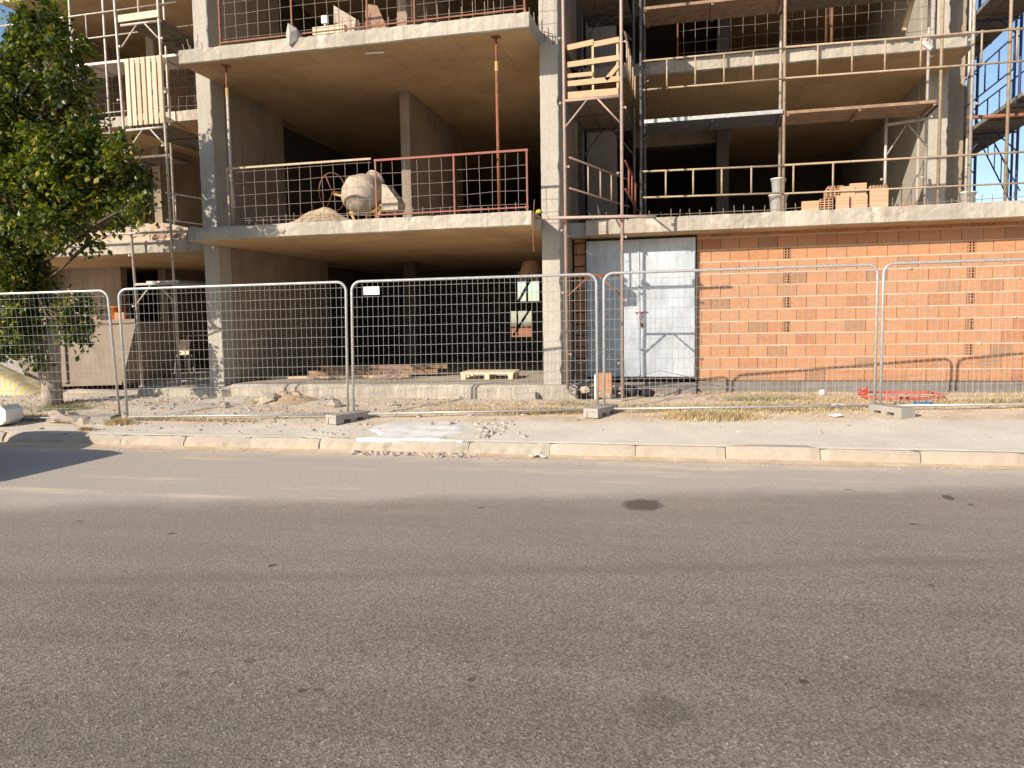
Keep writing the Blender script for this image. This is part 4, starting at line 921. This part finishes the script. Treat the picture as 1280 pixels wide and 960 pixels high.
# litter
def litter(x, y, m, label, s=.07, seed=0):
    rr = random.Random(seed); mb = MB(); n_ = 5
    for j in range(n_):
        for i in range(n_): mb.v.append((x + (i - 2) * s * .5 + rr.uniform(-.01, .01), y + (j - 2) * s * .35 + rr.uniform(-.01, .01), gz(x, y) + .006 + rr.uniform(0, s * .55)))
    for j in range(n_ - 1):
        for i in range(n_ - 1): a = j * n_ + i; mb.f.append((a, a + 1, a + n_ + 1, a + n_))
    single(mb, 'litter', M[m], label, 'litter', 'scraps of litter')
litter(1.7, 10.9, 'white', 'crumpled white paper on the pavement left of the right fence foot', .08, 1)
litter(1.78, 11.55, 'bluep', 'blue and white plastic scrap behind the right fence foot', .10, 2)
litter(1.85, 11.6, 'white', 'white plastic scrap touching the blue one', .08, 3)
litter(-1.85, 8.88, 'white', 'crumpled white paper lying against the kerb', .10, 4)
litter(-2.2, 13.0, 'patch', 'pale paper scrap at the foot of the central column', .09, 5)
litter(2.95, 11.7, 'bluep', 'blue plastic strip right of the right fence foot', .12, 6)
# red hose loop
mb = MB(); pts = []
for k in range(36):
    a = k / 36 * 6.283; pts.append((2.88 + .56 * math.cos(a), 12.65 + .55 * math.sin(a), gz(2.88, 12.6) + .035 + .012 * math.sin(3 * a)))
mb.tube(pts, .019, 8, closed=True)
pts = [(2.35 + .06 * math.cos(k * .6), 12.62 + .12 * math.sin(k * .6), gz(2.3, 12.6) + .03 + .006 * k) for k in range(22)]; mb.tube(pts, .018, 7)
single(mb, 'red_hose', M['hose'], 'loop of red hose lying in the dry grass below the brick wall', 'hose', smooth=True)
# brick standing by the fence joint, black bag and cables
t = thing('hollow_brick', (-1.47, 12.2, gz(-1.47, 12.2) + .03), 'upright hollow brick behind the fence joint in front of the zinc door', 'brick')
MB().box(-.11, .11, -.06, .06, 0, .38).box(-.112, .112, -.062, -.06, .12, .16).build('body', M['brick'], t)
MB().box(-.15, -.112, -.10, .10, -.02, .36).build('mortar', M['patch'], t)
mb = MB(); rr = random.Random(3); mb.rock((-1.08, 12.55, .46), .17, rr, .75); mb.rock((-.85, 12.62, .42), .14, rr, .7)
single(mb, 'rubbish_bag', M['black'], 'black rubbish bag at the foot of the scaffold before the zinc door', 'bag', smooth=True)
mb = MB(); rr = random.Random(6)
for k in range(7):
    x0 = -2.05 + rr.uniform(-.1, .2); mb.tube([(x0 + rr.uniform(-.1, .1) * i + .07 * i, 12.25 + rr.uniform(-.15, .15), .60 - .05 * i + rr.uniform(0, .12)) for i in range(6)], .008 if k else .03, 5)
single(mb, 'cable_tangle', M['black'], 'tangle of black cable at the foot of the scaffold by the central column', 'cable')
mb = MB(); rr = random.Random(16)
for _ in range(40): x = rr.uniform(-2.2, -1.2); y = rr.uniform(12.15, 13.2); mb.rock((x, y, .50 if x < -1.3 and y > 12.6 else .40 + rr.uniform(0, .12)), rr.uniform(.03, .10), rr, .7)
single(mb, 'rubble_heap', M['stone'], 'grey rubble at the foot of the scaffold before the zinc door', 'heap')
single(MB().tube([(-.95, 12.9, .48), (.1, 13.3, .50), (.6, 13.35, .42)], .008, 5).tube([(-1.3, 13.4, .55), (-.7, 13.45, .72), (-.1, 13.5, .58)], .005, 5), 'wire_length', M['rebar'], 'bent steel wires lying under the zinc door', 'wire')
single(MB().beam((-2.9, 12.22, .33), (-2.55, 12.18, .36), .12, .2), 'concrete_block', M['foot'], 'grey concrete block against the step left of the central column', 'block')
# skip, tarp, furniture on the left
K2 = thing('skip', (-12.4, 14, .35), 'dusty beige skip behind the tree on the left', 'skip')
n2 = Matrix.Translation((-13.8, 13.35, 0))
part(MB().prism([(.35, .40), (2.55, .46), (2.98, 1.72), (1.95, 1.70), (.0, 1.15)], 1.5, n2), 'body', M['skip'], K2)
part(MB().beam((-13.8, 13.33, 1.16), (-11.85, 13.33, 1.71), .06, .07).beam((-11.85, 13.33, 1.71), (-10.82, 13.33, 1.73), .06, .07), 'rim', M['skip'], K2)
part(MB().box(-12.6, -12.5, 13.30, 13.35, .5, 1.4), 'rib', M['skip'], K2)
single(MB().box(-11.45, -11.22, 13.5, 13.7, 1.73, 1.90), 'brick_piece', M['brick'], 'piece of brick lying on the skip rim', 'brick')
bucket(-11.7, 13.9, 1.71, M['orange'], 'orange_bucket', 'orange bucket on top of the skip behind the tree', 1.0)
tp = MB(); n_ = 18
for j in range(n_ + 1):
    for i in range(n_ + 1):
        u, v = i / n_, j / n_; x = -14.3 + u * 2.1; y = 12.1 + v * 1.0
        z = .28 + (.85 * (1 - u) ** .9 + .05) * min(1, math.sin(max(v, .0) * math.pi) * 1.5 + .0) + .03 * noise.noise(Vector((u * 6, v * 6, 2)))
        tp.v.append((x, y, max(z, .25)))
for j in range(n_):
    for i in range(n_): a = j * (n_ + 1) + i; tp.f.append((a, a + 1, a + n_ + 2, a + n_ + 1))
def tarp_mat():
    m, n, b = newmat('striped_tarpaulin'); wv = n.nodes.new('ShaderNodeTexWave'); wv.inputs['Scale'].default_value = .9; wv.inputs['Distortion'].default_value = 2.5
    n.links.new(mapping(n, (1, .3, 2.2)), wv.inputs['Vector']); c = ramp(n, wv.outputs[0], [(.2, (.60, .48, .18)), (.45, (.50, .46, .38)), (.6, (.32, .36, .36)), (.8, (.62, .50, .22))]).outputs[0]
    n.links.new(c, b.inputs['Base Color']); b.inputs['Roughness'].default_value = .6; return m
single(tp, 'tarpaulin', tarp_mat(), 'yellow and grey tarpaulin draped over a pile at the left edge', 'tarpaulin', smooth=True)
t = thing('garden_table', (-12.9, 16.4, .48), 'small white table with a brown leg left of the chair on the ground floor', 'table')
part(MB().prism([(-.55, .62), (.50, .62), (.30, .80), (-.45, .80)], .5, Matrix.Translation((-12.9, 16.2, .48))), 'top', M['white'], t)
part(MB().box(-12.62, -12.54, 16.25, 16.33, .48, 1.10), 'leg', M['rust'], t); part(MB().box(-13.3, -13.24, 16.25, 16.3, .48, 1.10), 'leg', M['white'], t)
part(MB().box(-13.4, -12.85, 16.5, 16.53, .70, 1.05), 'panel', M['white'], t)
t = thing('chair', (-12.0, 16.2, .48), 'light tubular chair with a tan back on the ground floor behind the scaffold', 'chair')
part(MB().prism([(-.22, .42), (.20, .42), (.26, .80), (-.26, .82)], .03, Matrix.Translation((-12.1, 16.4, .48))), 'backrest', M['pallet'], t)
part(MB().box(-12.32, -11.88, 15.95, 16.4, .90, .93), 'seat', M['pallet'], t)
for sx, sy in ((-12.3, 15.97), (-11.9, 15.97), (-12.32, 16.42), (-11.78, 16.42)): part(MB().tube([(sx, sy, .48), (sx + (.05 if sx < -12.1 else -.05), sy, .92)], .012, 6), 'leg', M['galv'], t)
part(MB().tube([(-11.88, 16.4, 1.12), (-11.72, 16.1, 1.10), (-11.68, 15.97, 1.08), (-11.6, 15.95, .48)], .012, 6), 'armrest', M['galv'], t)
R_ = thing('mesh_railing', (-10.5, 16.8, .48), 'low tube rail behind the chair on the ground floor of the left wing', 'railing', 'site railings with wire mesh')
part(MB().tube([(-13, 16.8, 1.35), (-9.6, 16.8, 1.42)], .02, 7).tube([(-13, 16.8, .80), (-9.6, 16.8, .82)], .02, 7).tube([(-12.2, 16.8, .48), (-12.2, 16.8, 1.38)], .03, 7).tube([(-11.0, 16.8, .48), (-11.1, 16.8, 1.4)], .03, 7), 'frame', M['scaf'], R_, True)
single(MB().box(-11.6, -9.8, 17.0, 17.3, .48, .80), 'brick_stack', M['brick'], 'low row of bricks behind the tube rail on the ground floor', 'bricks')
part(MB().box(-12.2, -9.1, 14.9, 15.1, .482, .56), 'door_step', M['slab'], B)

# ------------------------------------------------------------------ gravel, grass
mb = MB(); rr = random.Random(41)
for _ in range(2600):
    x = rr.uniform(-14, 7); y = rr.uniform(10.1, 13.5) if rr.random() < .8 else rr.uniform(9.3, 10.3)
    if y > 12.2 and x < -1.9: y -= 1.4
    if (x > -2 and rr.random() < .75) or (y < 10.3 and x > -2.4 and rr.random() < .7): continue
    mb.rock((x, y, gz(x, y) + .002), min(.055, .008 + rr.expovariate(1 / .011)), rr, .7)
for _ in range(420):
    x = rr.uniform(-10, 5); y = 8.98 - abs(rr.gauss(0, .16)); mb.rock((x, y, .002), rr.uniform(.006, .016), rr, .6)
for _ in range(170):
    a = rr.random(); x = -4.2 + 1.6 * a; y = 8.92 - abs(rr.gauss(0, .06)) if rr.random() < .6 else 8.95; mb.rock((x, y - abs(rr.gauss(0, .05)), .006), min(.06, .007 + rr.expovariate(1 / .014)), rr, .7)
for _ in range(60): x = rr.gauss(-2.65, .12); y = rr.uniform(9.3, 10.2); mb.rock((x, y, gz(x, y) + .006), rr.uniform(.01, .04), rr, .7)
tag(mb.build('gravel', M['gravel']), kind='stuff')
def tufts(spots, name, m, seed, hmin=.02, hmax=.075, flat=1.3):
    rr = random.Random(seed); mb = MB()
    for cx, cy, rx, ry, n_ in spots:
        for _ in range(n_):
            q = rr.gauss(0, .45), rr.gauss(0, .45); x = cx + q[0] * rx; y = cy + q[1] * ry
            if y < 9.27 or y > 13.62: continue
            if x < -1.9 and y > 12.2: continue
            z = gz(x, y) - .004
            for _b in range(rr.randint(3, 6)):
                a = rr.uniform(0, 6.28); h = rr.uniform(hmin, hmax); ln = h * rr.uniform(.2, 1.4) * flat; bx, by = x + rr.uniform(-.02, .02), y + rr.uniform(-.02, .02); wd = rr.uniform(.002, .0045)
                ca, sa = math.cos(a), math.sin(a); b0 = len(mb.v)
                mb.v += [(bx - sa * wd, by + ca * wd, z), (bx + sa * wd, by - ca * wd, z), (bx + ca * ln * .5 + sa * wd * .7, by + sa * ln * .5 - ca * wd * .7, z + h * .65), (bx + ca * ln * .5 - sa * wd * .7, by + sa * ln * .5 + ca * wd * .7, z + h * .65), (bx + ca * ln, by + sa * ln, z + h * rr.uniform(.7, 1.05))]
                mb.f += [(b0, b0 + 1, b0 + 2, b0 + 3), (b0 + 3, b0 + 2, b0 + 4)]
    return tag(mb.build(name, m), kind='stuff')
tufts([(.1, 10.85, .65, .34, 1300), (.7, 11.5, 1.7, .42, 1700), (-.6, 11.3, .8, .25, 520), (4.1, 12.0, 1.3, .42, 1500), (2.0, 12.2, 1.5, .5, 500), (-2.6, 11.0, .9, .16, 620), (-1.9, 10.95, .4, .1, 240), (-3.6, 10.9, .5, .1, 160), (1.2, 13.2, 2.0, .25, 220), (4.5, 13.2, 1.6, .25, 260),
        (-10.4, 9.95, .9, .16, 900), (-11.6, 10.4, .8, .5, 900), (-8.3, 9.75, .28, .12, 260), (-8.45, 9.3, .16, .04, 120), (-7.4, 10.05, 1.4, .07, 330), (-10.6, 11.2, .7, .3, 260), (-3, 11.5, 1.6, .3, 200)], 'dry_grass', M['grass'], 51)
tufts([(.1, 10.75, .55, .22, 700), (-2.3, 11.0, .5, .12, 260), (-10.3, 9.95, .7, .12, 500), (-8.3, 9.75, .2, .1, 160), (4.4, 11.9, .9, .2, 300)], 'dry_grass', M['grass'], 57, .05, .13, 1.0)
tufts([(.9, 12.3, .7, .3, 420), (-10.3, 10.9, .5, .25, 420), (.1, 10.85, .4, .15, 120), (4.0, 11.9, 1., .2, 120), (-1.9, 11.6, .5, .2, 80)], 'green_grass', M['greengrass'], 52, .03, .09)
mb = MB(); rr = random.Random(61)      # straw and dead stems caught along the foot of the kerb
for _ in range(1500):
    x = rr.uniform(-10, 6); y = 8.985 - abs(rr.gauss(0, .03)); z = .004 + rr.uniform(0, .012); a = rr.uniform(-.5, .5) + (3.14 if rr.random() < .5 else 0); L = rr.uniform(.03, .09); ca, sa = math.cos(a), math.sin(a); b0 = len(mb.v)
    mb.v += [(x, y, z), (x + .004, y - .004, z), (x + ca * L, y + sa * L * .3, z + .012)]; mb.f.append((b0, b0 + 1, b0 + 2))
tag(mb.build('straw', M['grass']), kind='stuff')

# ------------------------------------------------------------------ tree
def make_tree():
    t = thing('street_tree', (-10.9, 11.1, .25), 'dense dark green broadleaf tree with a pale forked trunk behind the left fence', 'tree')
    tr = MB()
    tr.tube([(-10.78, 11.1, .22), (-10.75, 11.1, .45), (-10.71, 11.08, .8), (-10.62, 11.05, 1.15), (-10.56, 11.0, 1.7), (-10.58, 10.95, 2.2)], [.20, .165, .145, .115, .085, .075], 14)
    tr.tube([(-10.80, 11.08, .7), (-10.87, 11.02, 1.1), (-10.89, 11.0, 1.65), (-10.87, 10.98, 1.9)], [.105, .10, .09, .07], 10)
    part(tr, 'trunk', M['bark'], t, True)
    lobes = LOBES; rr = random.Random(77); lb = MB()
    lb.tube([(-10.57, 11.0, 1.8), (-10.60, 10.9, 2.6), (-10.6, 10.7, 3.6), (-10.8, 10.5, 4.8), (-10.9, 10.4, 6.0)], [.095, .09, .08, .06, .02], 8)
    for (x, y, z, r) in lobes:
        s0 = Vector((-10.6, 10.75, min(5.6, max(2.3, z - .55 + rr.uniform(-.2, .2))))); e = Vector((x, y, z)); mid = (s0 + e) / 2 + Vector((rr.uniform(-.2, .2), rr.uniform(-.2, .2), -.1)); lb.tube([s0, mid, e], [.024, .016, .008], 6)
        for k in range(6):
            d_ = Vector((rr.gauss(0, 1), rr.gauss(0, 1), rr.gauss(0, 1))).normalized() * r * .8; lb.tube([mid, e + d_ * .4, e + d_], [.012, .008, .004], 4)
    part(lb, 'limb', M['barkb'], t, True)
    cr = MB()
    for (x, y, z, r) in lobes:
        nc = int(76 * (r / .6) ** 2.0)
        for _ in range(nc):
            d_ = Vector((rr.gauss(0, 1), rr.gauss(0, 1), rr.gauss(0, 1))).normalized(); q = rr.uniform(.2, 1.0) ** .55 * r * rr.uniform(.9, 1.12)
            c = Vector((x, y, z)) + d_ * q; cs = rr.uniform(.05, .125); drop = rr.uniform(.5, 1)
            if c.z < .9: continue
            for _l in range(rr.randint(18, 30)):
                p = c + Vector((rr.gauss(0, cs), rr.gauss(0, cs), rr.gauss(0, cs * .75)))
                L = rr.uniform(.065, .125); wd = L * rr.uniform(.28, .42)
                ax = (d_ * .7 + Vector((rr.gauss(0, .6), rr.gauss(0, .6), rr.gauss(-.45 * drop, .5)))).normalized(); sd = ax.cross(Vector((rr.gauss(0, .5), rr.gauss(0, .5), 1))).normalized(); up = ax.cross(sd)
                b0 = len(cr.v); cr.v += [tuple(p), tuple(p + ax * L * .5 + sd * wd + up * .008), tuple(p + ax * L), tuple(p + ax * L * .5 - sd * wd + up * .008)]
                cr.f.append((b0, b0 + 1, b0 + 2, b0 + 3))
    part(cr, 'crown', M['leaf'], t)
    return t
LOBES = [[-9.42, 9.97, 6.0, 0.35], [-8.89, 9.76, 5.57, 0.27], [-9.86, 10.21, 5.66, 0.46], [-9.03, 9.84, 5.24, 0.35], [-9.76, 9.7, 5.43, 0.3], [-10.29, 10.22, 5.04, 0.44], [-10.39, 11.02, 5.13, 0.55], [-9.78, 10.84, 5.26, 0.25], [-10.71, 10.79, 4.46, 0.54], [-9.2, 9.94, 4.25, 0.47], [-8.99, 10.43, 4.54, 0.24], [-8.81, 10.03, 4.07, 0.38], [-8.12, 9.87, 4.09, 0.23], [-8.69, 10.45, 3.84, 0.34], [-8.24, 10.36, 3.8, 0.2], [-8.02, 9.94, 3.38, 0.2], [-10.18, 10.08, 3.63, 0.51], [-9.99, 10.57, 3.75, 0.53], [-9.46, 10.73, 3.69, 0.41], [-8.8, 10.42, 3.33, 0.22], [-9.31, 9.73, 3.07, 0.35], [-9.5, 10.54, 3.2, 0.28], [-10.62, 10.64, 3.03, 0.39], [-9.18, 10.38, 2.92, 0.12], [-10.82, 10.64, 2.46, 0.36], [-10.61, 10.87, 2.38, 0.26], [-11.07, 10.67, 1.89, 0.34], [-10.78, 10.85, 1.75, 0.29], [-11.12, 10.84, 1.38, 0.21], [-10.69, 10.65, 1.15, 0.13], [-9.9, 10.7, 1.84, 0.19], [-9.58, 10.48, 1.48, 0.15], [-9.69, 10.81, 1.89, 0.13], [-9.73, 10.42, 1.58, 0.13], [-11.1, 10.57, 5.7, 0.38], [-10.56, 10.03, 4.78, 0.41], [-11.05, 10.43, 4.04, 0.46], [-10.94, 10.33, 3.14, 0.38], [-11.58, 10.9, 2.43, 0.35], [-11.18, 10.7, 2.22, 0.26], [-10.77, 10.66, 2.11, 0.26], [-10.89, 10.53, 1.62, 0.26], [-10.99, 10.93, 1.42, 0.21], [-11.15, 10.45, 1.37, 0.29], [-9.89, 10.73, 1.99, 0.18], [-9.95, 10.94, 1.73, 0.2], [-9.68, 10.49, 1.5, 0.13], [-10.08, 10.75, 1.8, 0.13], [-10.65, 10.79, 1.02, 0.11], [-10.79, 10.54, 5.41, 0.38], [-11.0, 10.66, 4.77, 0.44], [-10.68, 10.37, 4.07, 0.38], [-10.68, 10.36, 3.39, 0.4], [-10.72, 10.23, 2.75, 0.38], [-10.85, 10.9, 3.72, 0.4], [-9.83, 10.12, 3.97, 0.36], [-9.07, 9.96, 3.9, 0.31], [-8.52, 10.09, 3.89, 0.26], [-8.18, 10.09, 3.87, 0.19], [-9.47, 10.16, 6.24, 0.21], [-9.86, 10.09, 5.97, 0.24], [-8.9, 9.92, 4.28, 0.28], [-8.81, 10.16, 3.68, 0.29]]
make_tree()

# ------------------------------------------------------------------ parked car just outside the left edge; its shadow falls on the kerb
car = thing('parked_pickup', (-10.6, 6.6, 0), 'dark grey pickup parked just outside the left edge, throwing the rounded shadow on the kerb', 'pickup')
M['carpaint'] = plain('grey_car_paint', (.10, .10, .11), .3, .3, .05, 3, spec=.6); M['glass'] = plain('car_glass', (.02, .025, .03), .08, 0, .05, 3, spec=.8)
CX, CY = -10.12, 6.2
def car_section(x):  # half width, sill height, top height
    pass
prof = [(-2.6, .50), (-2.6, .90), (-1.0, .92), (-.92, 1.0), (-.80, 1.42), (-.62, 1.56), (.0, 1.58), (.30, 1.50), (.85, 1.04), (1.5, .98), (1.95, .88), (2.10, .72), (2.12, .45), (2.05, .28), (1.72, .26), (1.62, .48), (1.35, .62), (1.08, .48), (.98, .24), (-1.28, .24), (-1.38, .48), (-1.65, .62), (-1.92, .48), (-2.02, .26), (-2.5, .28)]
cb = MB(); n_ = len(prof); secs = [(-.84, .96, .9), (-.78, 1, 1), (-.60, 1, 1.0), (0, 1, 1.0), (.60, 1, 1.0), (.78, 1, 1), (.84, .96, .9)]
for yy, sx, sz in secs:
    for x, z in prof:
        inset = 0
        tum = max(0, z - .95) / .5 * .16
        cb.v.append((CX + x * sx, CY + yy * (1 - tum), .22 + (z - .22) * (sz if z > .6 else 1)))
for i in range(len(secs) - 1):
    for k in range(n_): k2 = (k + 1) % n_; cb.f.append((i * n_ + k, (i + 1) * n_ + k, (i + 1) * n_ + k2, i * n_ + k2))
cb.f.append(tuple(range(n_))); cb.f.append(tuple((len(secs) - 1) * n_ + n_ - 1 - k for k in range(n_)))
bd = part(cb, 'body', M['carpaint'], car)
for s in (-1, 1):
    y = CY + s * .735; part(MB().quad8([(CX - .78, y - .004, 1.02), (CX + .75, y - .004, 1.02), (CX + .75, y + .05 * s, 1.02), (CX - .78, y + .05 * s, 1.02), (CX - .68, y - .1 * s, 1.46), (CX + .22, y - .1 * s, 1.44), (CX + .22, y - .03 * s, 1.44), (CX - .68, y - .03 * s, 1.46)]), 'side_window', M['glass'], car)
    for wx in (-1.65, 1.35):
        wl = part(MB().lathe((CX + wx, CY + s * .73, .31), [(0, -.1), (.24, -.1), (.31, -.08), (.31, .08), (.24, .1), (0, .1)], 24, Matrix.Rotation(R(90), 4, 'X')), 'wheel', M['tyre'], car)
        part(MB().lathe((CX + wx, CY + s * .76, .31), [(0, -.085), (.19, -.085), (.21, -.07), (.21, .07), (.19, .085), (0, .085)], 24, Matrix.Rotation(R(90), 4, 'X')), 'rim', M['galv'], wl)
    part(MB().box(CX + 2.06, CX + 2.11, CY + s * .6 - .14, CY + s * .6 + .14, .62, .74), 'headlight', M['glass'], car)
part(MB().quad8([(CX + .80, CY - .66, 1.07), (CX + .80, CY + .66, 1.07), (CX + .36, CY + .56, 1.45), (CX + .36, CY - .56, 1.45), (CX + .83, CY - .66, 1.09), (CX + .83, CY + .66, 1.09), (CX + .39, CY + .56, 1.47), (CX + .39, CY - .56, 1.47)]), 'windscreen', M['glass'], car)
